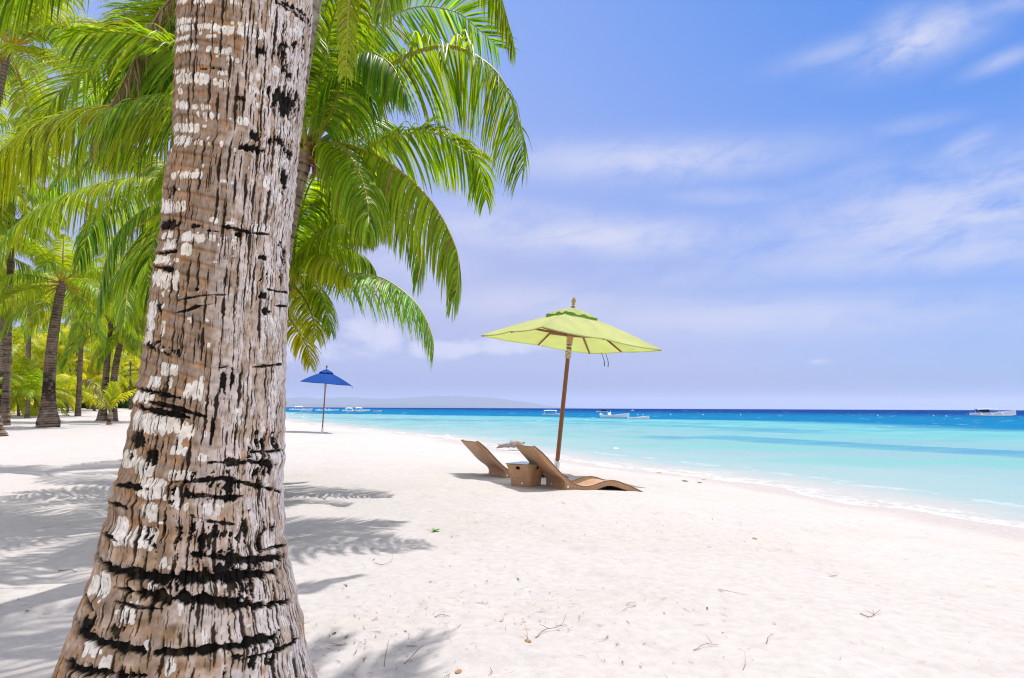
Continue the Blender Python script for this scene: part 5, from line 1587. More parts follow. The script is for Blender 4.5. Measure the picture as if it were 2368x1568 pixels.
def build_grove():
    lib = frond_library()
    G = lambda x, y: ground(x, y)

    def P(bx, by, tx, ty, r_px, label, dy=0.0, **kw):
        b = G(bx, by); Y = b[1]; k = Y / F0
        b = b - np.array([0, 0, .05])
        return grove_palm(lib, b, at(tx, ty, Y + dy), [v * k for v in r_px], label, **kw)
    # the clearly seen ones
    P(112, 988, 145, 650, (22.5, 24, 24, 19, 15.5, 13.5, 12.5, 12, 11.5, 11, 10, 9), 'palm with swollen grey foot and blackened lower trunk standing free on the sand', n=22, scale=1.15, seed=21, hi=1, base_dark=.28, m=28, bend=-.25, ring=.14)
    P(236, 974, 258, 716, (15, 12, 8.5, 7.5, 7, 6.5, 6.2, 6), 'straight palm with black ringed trunk and yellow leaf stalks, behind the yellow seedling', n=20, scale=1.2, seed=22, hi=1, base_dark=.22, m=24, ring=.16)
    P(262, 974, 290, 752, (11, 10, 9, 8, 7.5, 7, 6.5, 6), 'grey palm leaning towards the thick trunk, close beside the straight ringed one', n=18, scale=1.0, seed=23, hi=1, m=20, bend=-.35, ring=.16)
    P(10, 966, 8, 676, (13, 10, 9, 8.5, 8, 7.5, 7), 'palm with orange crown base at the edge of the beach, behind the yellow bush palm', n=20, scale=1.25, seed=24, hi=1, base_dark=.2, m=20, ring=.2)
    P(-9, 1008, 22, 104, (24, 17, 13, 11, 10, 9.5, 9, 8.5, 8, 8), 'very tall palm at the near edge of the grove, crown high above the others', n=24, scale=1.35, seed=25, hi=1, m=24, bend=-.9, ring=.15)
    P(-40, 985, -55, 560, (12, 9, 8, 8, 7), 'tall palm at the landward edge whose fronds reach over the yellow bush palm', n=20, scale=1.3, seed=26, hi=1, m=16)
    P(-70, 995, -75, 330, (14, 10, 9, 8, 8, 7), 'palm just landward of the very tall one, fronds hanging over the grove edge', n=24, scale=1.25, seed=30, hi=1, m=16)
    P(12, 984, 30, 430, (11, 8.5, 8, 7.5, 7, 6.5), 'dark crowned palm just behind the very tall one, filling the grove edge', n=24, scale=1.3, seed=36, hi=1, m=16)
    P(330, 975, 372, 585, (10, 8, 7, 7, 6.5), 'palm half hidden by the thick trunk, its crown above the ringed palm', n=20, scale=1.35, seed=27, hi=1, m=16)
    P(180, 962, 192, 700, (7, 6, 5.5, 5, 5), 'slim palm far in the grove, crown showing between two dark trunks', n=18, scale=1.5, seed=28, hi=0, yel=1)
    P(60, 955, 70, 690, (7, 6, 5.5, 5, 5), 'slim palm far in the grove behind the green bush palm', n=18, scale=1.5, seed=29, hi=0, yel=1)
    # bush palms and seedlings
    P(62, 966, 66, 917, (5.5, 5, 4.5, 4.5), 'young green bush palm with upright fronds and a short dark stem', n=17, scale=.9, seed=31, hi=1, el=(0, 2.6), yel=0, m=12, group='young palms on the sand')
    P(4, 958, 6, 925, (6, 5, 5), 'yellow bush palm low at the edge of the grove', n=18, scale=.85, seed=32, hi=1, el=(0, 4.2), yel=3, m=12, group='young palms on the sand')
    # seedling with one pale dry frond
    b = G(253, 982); Y = b[1]
    T = at(256, 953, Y)
    root = palm(b - np.array([0, 0, .03]), [b - np.array([0, 0, .03]), (b + T) / 2, T], [.17, .14, .12], 'bright yellow green seedling palm with one drooping dry frond', 'young palms on the sand', seed=33, ring=.05)
    o = b - np.array([0, 0, .03])
    frond_obj(bez([(256, 953), (256, 935), (259, 915), (263, 890)], Y, Y - .3, 24), root, o, ln=.75, pairs=34, segs=4, wid=.14, hang=.25, vee=.5, seed=331, green=G_LITE * 1.3, yel=.35, phi=(45, 15), fold=False, start=.2)
    frond_obj(bez([(256, 953), (262, 935), (270, 920), (276, 905)], Y, Y + .4, 24), root, o, ln=.65, pairs=30, segs=4, wid=.12, hang=.4, vee=.4, seed=332, green=G_LITE * 1.2, yel=.4, phi=(50, 20), fold=False, start=.2)
    frond_obj(bez([(254, 952), (245, 925), (230, 898), (212, 880), (196, 876), (184, 884)], Y, Y - .5, 30), root, o, ln=.9, pairs=40, segs=4, wid=.10, hang=1.2, seed=333, dead=.75, fold=False, name='dry_frond')
    frond_obj(bez([(256, 952), (272, 925), (292, 908), (318, 898)], Y, Y - .2, 24), root, o, ln=.6, pairs=30, segs=4, wid=.1, hang=.6, seed=334, green=G_LITE, yel=.6, fold=False)
    frond_obj(bez([(254, 953), (238, 930), (222, 915), (205, 912), (192, 925)], Y, Y + .6, 24), root, o, ln=.7, pairs=34, segs=4, wid=.1, hang=1.0, seed=335, green=G_LITE, yel=.5, fold=False)
    # farther trunks between them, in the photo's order across the grove
    far = [(20, 950, 28, 800, 'thin palm deep in the grove beside the white parasol', 1), (43, 962, 40, 900, 'short orange stemmed palm leaning over the sand near the white parasol', 2), (80, 961, 82, 915, 'small orange stemmed palm just inland of the swollen foot palm', 2),
           (133, 944, 136, 842, 'fat pale trunk seen just behind the swollen foot palm', 1), (156, 954, 157, 905, 'small orange stemmed palm between the two dark trunks, nearer one', 2), (161, 945, 162, 806, 'dark thin palm rising behind the small orange stems', 2),
           (185, 950, 184, 898, 'small orange stemmed palm in the middle of the grove', 3), (193, 944, 196, 822, 'thinnest dark curved palm in the middle of the grove', 2), (203, 946, 206, 880, 'short grey palm before the clipped hedge', 2),
           (219, 946, 234, 822, 'pale smooth palm with wide foot, inland of the straight ringed palm', 1), (279, 944, 282, 846, 'grey palm seen just past the leaning palm', 1), (289, 943, 290, 900, 'small palm in the gap before the thick trunk', 2),
           (305, 943, 312, 830, 'grey palm nearest the thick trunk, far inland', 1), (100, 946, 98, 830, 'grey palm far inland behind the green bush palm', 2), (330, 945, 326, 860, 'pale palm far inland, touching the edge of the thick trunk', 1), (-12, 950, -20, 820, 'palm at the far landward end of the grove', 2)]
    for i, (bx, by, tx, ty, lab, yel) in enumerate(far):
        fat = 9 if i in (3, 9) else (3.6 if by - ty > 60 else 3.0)
        P(bx, by, tx, ty, (fat, fat * .62 + .8, fat * .55 + .6, 2.8 if fat > 5 else 2.2, 2.2), lab, n=15, scale=(1.25 if by - ty > 60 else .9), seed=60 + i, hi=0, yel=yel, m=10, pale=.9 if i in (3, 9, 14) else .4, el=(0, 5) if by - ty > 60 else (0, 4))
    rg = np.random.default_rng(404)
    for i in range(20):
        x = rg.uniform(-25, 335); yb = rg.uniform(943.5, 950); low = i % 3 == 0
        yt = rg.uniform(880, 925) if low else rg.uniform(775, 870)
        P(x, yb, x + rg.normal(0, 8), yt, (3.4, 2.6, 2.2, 2.0), 'low yellow green palm deep in the bright inland grove' if low else 'slim palm deep in the bright inland grove', n=14, scale=.8 if low else 1.15, seed=140 + i, hi=0,
          yel=int(rg.integers(1, 4)), m=8, el=(0, 3.5) if low else (0, 5), group='low palms deep in the grove' if low else 'slim palms deep in the grove')
    # the solid green mass closing the view
    r = np.random.default_rng(77)
    V, Cc = [], []
    cl = []
    for i in range(150):
        x = r.uniform(-190, 470); Y = r.uniform(132, 205)
        top = r.uniform(770, 905) + 20 * math.sin(x * .03)
        p = at(x, top, Y); cl.append((p, r.uniform(2.0, 4.2)))
        for kk in range(3):
            y2 = r.uniform(top, 940); p = at(x + r.normal(0, 12), y2, Y); cl.append((p, r.uniform(1.6, 3.4)))
    for (p, s) in cl:
        n = int(120 * s / 3)
        d = unit(r.normal(0, 1, (n, 3))) * (r.random(n) ** .45)[:, None] * np.array([s, s, s * .8])
        q = p + d
        e1 = unit(r.normal(0, 1, (n, 3)) + np.array([0, 0, -.3])); e2 = unit(np.cross(e1, r.normal(0, 1, (n, 3))))
        l = r.uniform(.6, 1.9, n)[:, None]; w = r.uniform(.06, .17, n)[:, None]
        V.append(np.stack([q - e1 * l - e2 * w * .3, q - e2 * w, q + e1 * l, q + e2 * w], 1))
        base = mixc(np.array([.04, .11, .008]), np.array([.66, .70, .035]), np.full(n, np.clip(r.normal(.46, .34), 0, 1)))
        Cc.append(np.repeat((base * r.normal(1, .2, n)[:, None])[:, None], 4, 1))
    V = np.concatenate(V).reshape(-1, 3); Cc = np.clip(np.concatenate(Cc).reshape(-1, 3), .01, 1)
    V[:, 2] = np.maximum(V[:, 2], .55)
    F = np.arange(len(V)).reshape(-1, 4)
    tag(link('grove_foliage', mesh_np('grove_foliage', V, F, M_LEAF, Cc, smooth=False)), 'bright yellow green mass of leaves closing the back of the grove', 'foliage', kind='stuff')
    # clipped hedge, white parasol and thin post at the back
    def hedge(x0, x1, y0, Y, hh, lab, seed):
        a = at(x0, y0, Y); c = at(x1, y0, Y); rr = np.random.default_rng(seed)
        n = 5000
        q = np.stack([rr.uniform(a[0], c[0], n), Y + rr.uniform(-.7, .7, n), rr.random(n) * hh + .62], 1)
        e1 = unit(rr.normal(0, 1, (n, 3))); e2 = unit(np.cross(e1, rr.normal(0, 1, (n, 3))))
        s = rr.uniform(.10, .24, n)[:, None]
        V = np.stack([q - e1 * s, q - e2 * s * .6, q + e1 * s, q + e2 * s * .6], 1).reshape(-1, 3); V[:, 2] = np.maximum(V[:, 2], 0.6)
        c_ = np.repeat(np.array([.035, .11, .015]) * rr.normal(1, .3, (n, 1)), 4, 0)
        o = link('hedge', mesh_np('hedge', V - np.array([(a[0] + c[0]) / 2, Y, 0]), np.arange(n * 4).reshape(-1, 4), M_LEAF, np.clip(c_, .005, 1), smooth=False), None, ((a[0] + c[0]) / 2, Y, 0))
        tag(o, lab, 'hedge')
    hedge(28, 150, 945, 122, 1.6, 'clipped dark green hedge on the landward side of the swollen foot palm', 1)
    hedge(165, 330, 945, 124, 1.7, 'clipped dark green hedge behind the seedling and ringed palms', 2)
    b = G(33, 952); Y = b[1]; k = Y / F0
    t = empty('sun_parasol', b); tag(t, 'white parasol far back in the grove beside the hedge', 'parasol')
    q = MB(); q.tube([(0, 0, 0), (0, 0, 36 * k)], 1.0 * k, 8); q.build('pole', M_WHITE, t)
    q = MB(); q.lathe([(13 * k, 29 * k), (13.2 * k, 30 * k), (9 * k, 34.5 * k), (4 * k, 37.5 * k), (.3 * k, 38.5 * k)], n=8); q.build('canopy', M_WHITE, t)
    b = G(93.5, 945); k = b[1] / F0
    t = empty('lamp_post', b); tag(t, 'thin pale post before the hedge, inland of the bush palm', 'post')
    q = MB(); q.lathe([(3 * k, 0), (3 * k, 1.2 * k), (1 * k, 2 * k), (.8 * k, 42 * k)], n=10); q.build('pole', M_WHITE, t)
    q = MB(); q.lathe([(.9 * k, 42 * k), (2.2 * k, 43 * k), (2.2 * k, 45 * k), (.5 * k, 46.5 * k)], n=10); q.build('lamp_head', M_WHITE, t)
# ------------------------------------------------------------------ the thick palm trunk close to the camera
TY = 2.2
LEFT = [(0, 408), (63, 406), (126, 404), (200, 401), (283, 399), (320, 402), (342, 398), (355, 389), (418, 378), (447, 375), (480, 373), (510, 372), (542, 367), (586, 361), (633, 351), (668, 347), (709, 342), (762, 337), (812, 329),
        (872, 321.6), (913, 311), (933, 308), (1007, 293.5), (1068, 281), (1108, 272), (1116, 262), (1150, 258), (1158, 251), (1205, 247), (1222, 240), (1231, 232), (1275, 226), (1286, 219.6), (1355, 203), (1372, 194), (1401, 185), (1430, 171), (1438, 170),
        (1519, 142), (1530, 134), (1565, 121), (1640, 88), (1700, 62), (1780, 30), (1850, 10)]
RIGHT = [(0, 723), (63, 717), (126, 709), (200, 702), (260, 696), (315, 692), (362, 688), (431, 683), (479, 677), (536, 671), (605, 669), (668, 667.7), (715, 665), (778, 663.5), (841, 663), (888, 660), (925, 662), (999, 658.5), (1048, 657), (1060, 660),
         (1075, 658), (1114, 654.5), (1171, 653.6), (1212, 658.5), (1253, 658.5), (1270, 656), (1282, 661), (1335, 667), (1350, 672), (1380, 679), (1438, 687), (1491, 699.5), (1565, 704), (1640, 722), (1700, 738), (1780, 765), (1850, 790)]


def Z1(a, b): return 339.2 + a * .31464, b * .31464
def Z2(a, b): return 277.5 + a * .31464, 431.7 + b * .31464
def Z3(a, b): return 92.5 + a * .41015, 925 + b * .41015


BANDS = [  # moss-black scars: (sheet, polyline, half thickness, strength, mottle)
    (Z3, [(525, 25), (640, 60), (760, 82), (840, 100)], 14, 1, .2), (Z3, [(600, 5), (760, 40), (850, 70), (940, 95)], 10, .9, .3),
    (Z3, [(300, 880), (360, 925), (450, 965), (600, 990), (800, 1000), (1000, 1000), (1200, 990), (1330, 965)], 27, 1, .15), (Z3, [(860, 870), (1000, 888), (1150, 902), (1300, 892), (1390, 875)], 19, 1, .3),
    (Z3, [(420, 1055), (560, 1090), (720, 1115), (900, 1130), (1100, 1150), (1250, 1165), (1410, 1125)], 27, 1, .2), (Z3, [(430, 1135), (520, 1160), (690, 1178)], 10, .8, .4),
    (Z3, [(190, 1235), (220, 1300), (320, 1350), (430, 1382), (540, 1402), (605, 1416)], 24, 1, .15), (Z3, [(655, 1422), (800, 1420), (950, 1405), (1100, 1385), (1250, 1352), (1330, 1333)], 18, 1, .15),
    (Z3, [(1180, 1450), (1300, 1420), (1400, 1380), (1460, 1338)], 12, 1, .3), (Z3, [(95, 1465), (200, 1512), (300, 1532), (420, 1545), (570, 1560)], 27, 1, .15),
    (Z3, [(950, 352), (1100, 350), (1250, 350), (1335, 367)], 18, 1, .3), (Z3, [(1150, 292), (1300, 290), (1390, 280)], 10, .9, .4),
    (Z3, [(745, 462), (900, 455), (1020, 440), (1130, 462), (1250, 492), (1365, 522)], 11, .9, .35), (Z3, [(835, 540), (950, 540), (1050, 550), (1140, 540)], 14, .95, .35),
    (Z3, [(425, 485), (500, 482), (605, 503)], 13, 1, .15), (Z3, [(395, 575), (450, 592), (505, 618)], 11, 1, .15), (Z3, [(350, 745), (400, 775), (442, 797)], 17, 1, .15), (Z3, [(262, 1100), (280, 1150), (302, 1185)], 17, 1, .15),
    (Z3, [(850, 650), (940, 680), (1000, 690), (1110, 702)], 8, .8, .5), (Z3, [(975, 95), (977, 160), (965, 265)], 11, 1, .2), (Z3, [(1210, 850), (1330, 825), (1385, 815)], 8, .9, .4),
    (Z2, [(740, 290), (850, 310), (960, 340), (1115, 352)], 10, 1, .2), (Z2, [(640, 322), (725, 330)], 8, .9, .2), (Z2, [(262, 495), (340, 490), (425, 472)], 14, 1, .2), (Z2, [(255, 590), (330, 602), (405, 608)], 15, 1, .25),
    (Z2, [(430, 835), (520, 815), (600, 800), (700, 795), (825, 795)], 7, .9, .35), (Z2, [(395, 932), (490, 910), (570, 880), (695, 858)], 9, 1, .25), (Z2, [(1090, 752), (1160, 770), (1235, 782)], 10, .9, .3),
    (Z2, [(1138, 875), (1240, 880)], 7, 1, .2), (Z2, [(965, 1327), (1100, 1315), (1232, 1298)], 9, 1, .2), (Z2, [(190, 1160), (320, 1190), (450, 1245)], 24, .9, .75), (Z2, [(110, 1475), (200, 1500), (300, 1520), (445, 1555)], 15, 1, .2),
    (Z2, [(700, 1305), (800, 1322), (865, 1352)], 14, .9, .6), (Z2, [(1085, 690), (1090, 640), (1010, 700)], 8, .7, .7),
    (Z1, [(955, 8), (1050, 60), (1130, 110), (1205, 172)], 30, .95, .6), (Z1, [(690, 1085), (760, 1085)], 34, 1, .2), (Z1, [(640, 715), (720, 730)], 12, .8, .6),
]
PATCH = [  # (sheet, cx, cy, rx, ry, strength, mottle)
    (Z3, 560, 250, 62, 55, .9, .6), (Z3, 620, 315, 35, 45, .9, .6), (Z3, 1000, 765, 230, 65, .7, .98), (Z3, 1150, 960, 220, 45, .6, .98), (Z3, 1120, 1075, 190, 40, .6, .98), (Z3, 1080, 490, 170, 55, .7, .9), (Z3, 270, 1270, 50, 45, .8, .7),
    (Z3, 420, 1300, 60, 26, .8, .6), (Z3, 900, 800, 60, 90, .7, .9), (Z3, 1290, 200, 60, 70, .6, .9), (Z3, 1250, 400, 90, 40, .6, .9), (Z3, 1200, 1450, 120, 50, .5, .95),
    (Z2, 350, 275, 65, 45, 1, .3), (Z2, 560, 290, 62, 27, .9, .35), (Z2, 1060, 800, 36, 38, 1, .1), (Z2, 1066, 912, 36, 32, 1, .1), (Z2, 1052, 520, 42, 22, 1, .2), (Z2, 290, 880, 20, 75, .9, .4), (Z2, 760, 1440, 20, 110, .95, .5),
    (Z2, 820, 1400, 14, 70, .8, .6), (Z2, 1190, 560, 26, 140, .5, .9), (Z2, 880, 355, 40, 20, .9, .4), (Z2, 570, 755, 22, 14, .9, .2), (Z2, 430, 1225, 34, 36, 1, .4),
    (Z1, 1020, 770, 105, 100, 1, .25), (Z1, 1100, 720, 40, 60, .8, .6), (Z1, 800, 1000, 62, 42, 1, .3), (Z1, 810, 1100, 62, 26, 1, .35), (Z1, 960, 1040, 95, 40, .85, .7), (Z1, 1050, 1130, 36, 40, .85, .6), (Z1, 1000, 400, 50, 75, .8, .75),
    (Z1, 830, 370, 60, 36, .9, .6), (Z1, 1095, 320, 28, 42, .95, .4), (Z1, 1010, 1330, 28, 105, .9, .45), (Z1, 430, 505, 90, 14, .5, .3), (Z1, 180, 1400, 42, 70, .9, .35), (Z1, 1150, 350, 30, 80, .5, .85), (Z1, 1070, 560, 60, 60, .5, .9),
]
LICHEN = [  # rows of white lichen dabs: (sheet, x0, y0, x1, y1, w, h, density)
    (Z1, 220, 8, 480, 12, 30, 40, .7), (Z1, 590, 5, 720, 25, 30, 45, .7), (Z1, 900, 90, 990, 170, 38, 60, .6), (Z1, 220, 160, 340, 150, 22, 50, .9), (Z1, 225, 215, 470, 188, 36, 52, .95), (Z1, 470, 200, 560, 220, 25, 60, .9),
    (Z1, 560, 220, 720, 235, 36, 72, .9), (Z1, 720, 230, 880, 270, 32, 75, .85), (Z1, 880, 220, 1130, 240, 32, 75, .7), (Z1, 620, 165, 780, 190, 36, 28, .5), (Z1, 215, 290, 320, 275, 20, 45, .9), (Z1, 370, 265, 510, 265, 28, 32, .6),
    (Z1, 215, 365, 380, 345, 20, 60, .9), (Z1, 415, 355, 620, 385, 38, 60, .75), (Z1, 590, 430, 700, 450, 30, 36, .7), (Z1, 215, 580, 360, 570, 28, 78, .98), (Z1, 360, 575, 460, 580, 48, 78, .95), (Z1, 490, 600, 620, 630, 28, 60, .5),
    (Z1, 200, 530, 330, 515, 18, 35, .7), (Z1, 520, 535, 720, 545, 28, 34, .5), (Z1, 750, 560, 860, 570, 36, 72, .75), (Z1, 900, 500, 1100, 600, 36, 84, .55), (Z1, 210, 665, 280, 670, 22, 52, .7), (Z1, 215, 770, 310, 775, 28, 66, .9),
    (Z1, 330, 785, 470, 790, 28, 42, .6), (Z1, 370, 840, 560, 860, 26, 50, .5), (Z1, 670, 890, 745, 895, 38, 62, .95), (Z1, 205, 940, 385, 940, 48, 68, .98), (Z1, 400, 930, 440, 930, 20, 24, .6), (Z1, 210, 1030, 330, 1040, 28, 82, .98),
    (Z1, 330, 1050, 410, 1050, 30, 42, .7), (Z1, 430, 1050, 490, 1070, 26, 34, .7), (Z1, 540, 1060, 660, 1110, 30, 40, .7), (Z1, 190, 1290, 410, 1285, 32, 62, .8), (Z1, 430, 1310, 490, 1330, 20, 40, .6), (Z1, 540, 1330, 640, 1345, 24, 28, .6),
    (Z1, 820, 1300, 990, 1420, 40, 110, .7), (Z1, 940, 950, 1080, 1000, 34, 90, .7), (Z1, 740, 650, 900, 690, 30, 60, .5), (Z1, 780, 770, 880, 780, 30, 50, .4), (Z1, 1080, 400, 1160, 420, 26, 100, .7), (Z1, 960, 1200, 1060, 1210, 40, 80, .5),
    (Z2, 305, 140, 400, 150, 28, 105, .97), (Z2, 415, 142, 480, 145, 40, 92, 1), (Z2, 670, 250, 712, 250, 38, 46, 1), (Z2, 780, 265, 840, 265, 25, 25, .8), (Z2, 880, 290, 930, 290, 40, 46, .9), (Z2, 290, 360, 390, 350, 30, 66, .95),
    (Z2, 335, 430, 425, 430, 36, 76, .97), (Z2, 455, 365, 525, 365, 56, 72, 1), (Z2, 530, 375, 620, 380, 36, 66, .97), (Z2, 650, 375, 700, 380, 40, 46, 1), (Z2, 735, 385, 785, 385, 28, 40, 1), (Z2, 455, 455, 525, 460, 56, 92, 1),
    (Z2, 260, 535, 360, 535, 28, 72, .95), (Z2, 405, 540, 430, 540, 28, 36, 1), (Z2, 232, 675, 430, 690, 40, 132, .97), (Z2, 318, 790, 326, 790, 18, 60, 1), (Z2, 203, 915, 262, 920, 42, 140, 1), (Z2, 200, 1010, 275, 1030, 40, 112, .97),
    (Z2, 312, 1050, 322, 1050, 34, 130, 1), (Z2, 185, 1110, 235, 1112, 40, 112, 1), (Z2, 300, 1335, 420, 1352, 44, 88, .9), (Z2, 215, 1430, 305, 1440, 38, 92, .97), (Z2, 330, 1430, 400, 1470, 28, 90, .7), (Z2, 480, 1500, 610, 1500, 56, 130, .9),
    (Z2, 603, 1410, 610, 1410, 40, 50, 1), (Z2, 880, 1460, 900, 1465, 40, 84, 1), (Z2, 640, 1165, 660, 1165, 24, 36, 1), (Z2, 630, 980, 650, 985, 16, 26, 1), (Z2, 500, 970, 530, 975, 16, 26, .9), (Z2, 105, 1540, 262, 1548, 46, 92, .97),
    (Z2, 1010, 600, 1130, 640, 44, 90, .75), (Z2, 1060, 60, 1190, 80, 34, 110, .6), (Z2, 960, 300, 1130, 310, 34, 60, .6), (Z2, 1150, 640, 1220, 660, 30, 110, .5), (Z2, 820, 420, 860, 430, 30, 80, .6), (Z2, 1100, 1000, 1200, 1030, 34, 90, .5),
    (Z3, 530, 120, 760, 140, 48, 130, .95), (Z3, 760, 130, 870, 190, 48, 92, .9), (Z3, 770, 220, 800, 225, 40, 50, 1), (Z3, 930, 190, 936, 195, 28, 38, 1), (Z3, 740, 280, 830, 290, 38, 56, .97), (Z3, 470, 330, 540, 340, 45, 100, .8),
    (Z3, 540, 370, 640, 390, 45, 100, .95), (Z3, 900, 320, 970, 330, 28, 46, .8), (Z3, 730, 420, 870, 430, 42, 56, .97), (Z3, 550, 480, 690, 520, 48, 120, .95), (Z3, 750, 530, 800, 570, 46, 100, 1), (Z3, 820, 600, 824, 602, 28, 42, 1),
    (Z3, 580, 620, 680, 630, 40, 84, .8), (Z3, 430, 730, 490, 730, 50, 120, .9), (Z3, 530, 760, 650, 790, 45, 112, .85), (Z3, 690, 925, 712, 925, 32, 48, 1), (Z3, 290, 1040, 400, 1040, 45, 122, .7), (Z3, 620, 1050, 640, 1050, 28, 46, 1),
    (Z3, 440, 1210, 540, 1210, 36, 92, .8), (Z3, 788, 1190, 792, 1190, 20, 52, 1), (Z3, 230, 1390, 330, 1400, 40, 82, .6), (Z3, 600, 1370, 612, 1370, 38, 62, 1), (Z3, 720, 1500, 742, 1500, 50, 92, .8), (Z3, 350, 1480, 450, 1490, 40, 72, .5),
    (Z3, 1180, 740, 1290, 780, 34, 110, .6), (Z3, 920, 610, 1010, 620, 34, 70, .5), (Z3, 1250, 1280, 1300, 1290, 36, 90, .6), (Z3, 1080, 90, 1160, 100, 44, 90, .6), (Z3, 420, 780, 520, 800, 34, 70, .4), (Z3, 860, 1330, 1000, 1340, 34, 80, .3),
]


def cracks(s, z, spacing, length, width, seed, dens):
    ws = s + spacing * 0.42 * (fbm(s / spacing * .3, z / length * .9, seed + 1, 3) - .5) + spacing * .13 * (vnoise(s / spacing * .8, z / .009, seed + 2) - .5)
    col = np.floor(ws / spacing)
    loc = ws / spacing - col - .5 - .35 * (_h(col, col * 0, seed + 4) - .5)
    zc = z / (length * (0.7 + .9 * _h(col, col * 0 + 1, seed + 5))) + _h(col, col * 0, seed + 6) * 7
    row = np.floor(zc); fr = zc - row
    rk = _h(col, row, seed + 7)
    prof = np.sin(PI * np.clip(fr, 0, 1)) ** .8 * (0.45 + 0.9 * _h(col, row, seed + 8))
    wd = width * prof * (0.45 + 1.1 * vnoise(ws / spacing, z / .013, seed + 9))
    d = np.abs(loc * spacing)
    return np.where(rk < dens, sstep(0, .45, 1.15 - d / (wd / 2 + 1e-6)), 0)


def build_thick_trunk():
    def row_of(y):
        l = np.interp(y, [a for a, b in LEFT], [b for a, b in LEFT]); r = np.interp(y, [a for a, b in RIGHT], [b for a, b in RIGHT])
        return l, r
    ys = np.arange(1850, -30, -1.35)
    ctr, rad = [], []
    for y in ys:
        l, r = row_of(y)
        if y < 0: l, r = 408 - y * .03, 723 - y * .10
        dl, dr = ray(l, y), ray(r, y)
        a0, a1 = math.atan2(dl[0], dl[1]), math.atan2(dr[0], dr[1])
        ac, hf = (a0 + a1) / 2, (a1 - a0) / 2
        dist = TY / math.cos(ac); R = dist * math.sin(hf)
        dm = (dl + dr) / 2
        ctr.append(np.array([TY * math.tan(ac), TY, EYE[2] + dm[2] / math.hypot(dm[0], dm[1]) * (dist - R * .55)])); rad.append(R)
    ctr = np.array(ctr); rad = np.array(rad)
    FACE = math.atan2(-ctr[700][0], TY)                     # the side that looks at the camera
    # carry the trunk on to its crown, out of the picture
    top = ctr[-1]; lean = (ctr[-1] - ctr[-120]) / np.linalg.norm(ctr[-1] - ctr[-120])
    ext = np.linspace(0.02, 5.6, 160)
    ctr2 = top + lean * ext[:, None] + np.array([.10, .02, 0]) * (ext ** 1.6)[:, None] * .25
    rad2 = rad[-1] * (1 - .42 * (ext / 5.6) ** .7)
    ctr = np.vstack([ctr, ctr2]); rad = np.concatenate([rad, rad2])
    base = np.array([ctr[0][0], ctr[0][1], float(height(ctr[0][0], ctr[0][1])) - .05])
    th = np.concatenate([np.linspace(R_(-98), R_(98), 470), np.linspace(R_(98), R_(262), 90)[1:-1]])
    n, m = len(ctr), len(th)
    TH = np.broadcast_to(th[None], (n, m)); Rr = rad[:, None]
    Z = np.broadcast_to(ctr[:, 2][:, None], (n, m))
    Sx = TH * 0.235                                        # arc coordinate
    ny = len(ys)
    zc = ctr[:, 2]
    # soft ring swelling and colour zones, slightly spiral
    tilt = 0.10 * np.sin(TH + .5)
    zr = Z + tilt * .5 + .03 * (fbm(Sx * 3, Z * 2.2, 200, 3) - .5)
    zg = np.linspace(zc[0] - 1, zc[-1] + 1, 4000); per = .040 + .055 * sstep(1.25, .55, zg)
    ph = np.interp(zr, zg, np.cumsum(1 / per) * (zg[1] - zg[0])) + .9 * fbm(Sx * .4 + 2, Z * 1.1, 201, 2)
    fr = ph - np.floor(ph)
    ringk = _h(np.floor(ph), np.floor(ph) * 0, 205)
    nz = fbm(Sx * 11, Z * 7, 210, 5); nf = fbm(Sx * 60, Z * 22, 211, 4); nm = fbm(Sx * 28, Z * 26, 212, 4)
    fib = fbm(Sx * 190, Z * 20, 213, 3)
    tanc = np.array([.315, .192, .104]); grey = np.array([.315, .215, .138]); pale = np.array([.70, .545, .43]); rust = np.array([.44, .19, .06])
    C = mixc(np.broadcast_to(tanc, (n, m, 3)), grey, sstep(.35, .65, nz))
    band = np.exp(-((fr - .5) / .16) ** 2) * (0.35 + .65 * ringk)
    C = mixc(C, np.array([.30, .245, .205]), band * .75)
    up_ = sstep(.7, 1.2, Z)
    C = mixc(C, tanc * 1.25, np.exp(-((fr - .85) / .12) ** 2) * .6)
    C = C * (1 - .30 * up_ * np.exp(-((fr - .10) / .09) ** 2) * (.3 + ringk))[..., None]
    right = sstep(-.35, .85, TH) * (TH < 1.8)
    C = mixc(C, pale, np.clip(right * .75 + .55 * (nm - .5) - .05, 0, .95))  # bark painted paler towards the sea side, as if lit from there
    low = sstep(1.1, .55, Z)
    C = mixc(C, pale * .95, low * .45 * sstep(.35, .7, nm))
    C = mixc(C, rust, sstep(.66, .78, fbm(Sx * 20 + 7, Z * 22, 215, 4)) * .45)
    C = C * (0.70 + .62 * nf)[..., None] * (0.9 + .2 * fib)[..., None]
    D = .0030 * (np.exp(-((fr - .25) / .2) ** 2) - .3) + .005 * (nz - .5) + .0020 * (nm - .5) + .0012 * (fib - .5)

    # helper: window of rows/cols touched by a feature
    zc = ctr[:, 2]

    def to_chart(pts):
        out = []
        for x, y in pts:
            d = ray(x, y); d = d / math.hypot(d[0], d[1]); az = math.atan2(d[0], d[1]); t = TY
            for _ in range(5):                              # where this bearing meets the bark
                z = EYE[2] + d[2] * t
                i0 = int(np.clip(np.searchsorted(zc, z), 0, n - 1))
                cx, cy, R = ctr[i0][0], ctr[i0][1], rad[i0]
                D0 = math.hypot(cx, cy); off = np.clip(D0 * math.sin(az - math.atan2(cx, cy)), -.985 * R, .985 * R)
                dl = math.asin(off / D0); t = D0 * math.cos(dl) - math.sqrt(R * R - off * off)
            ah = math.atan2(cx, cy) + dl
            qx, qy = t * math.sin(ah) - cx, t * math.cos(ah) - cy
            out.append((math.atan2(qx, -qy) - FACE, float(EYE[2] + d[2] * t)))
        return out

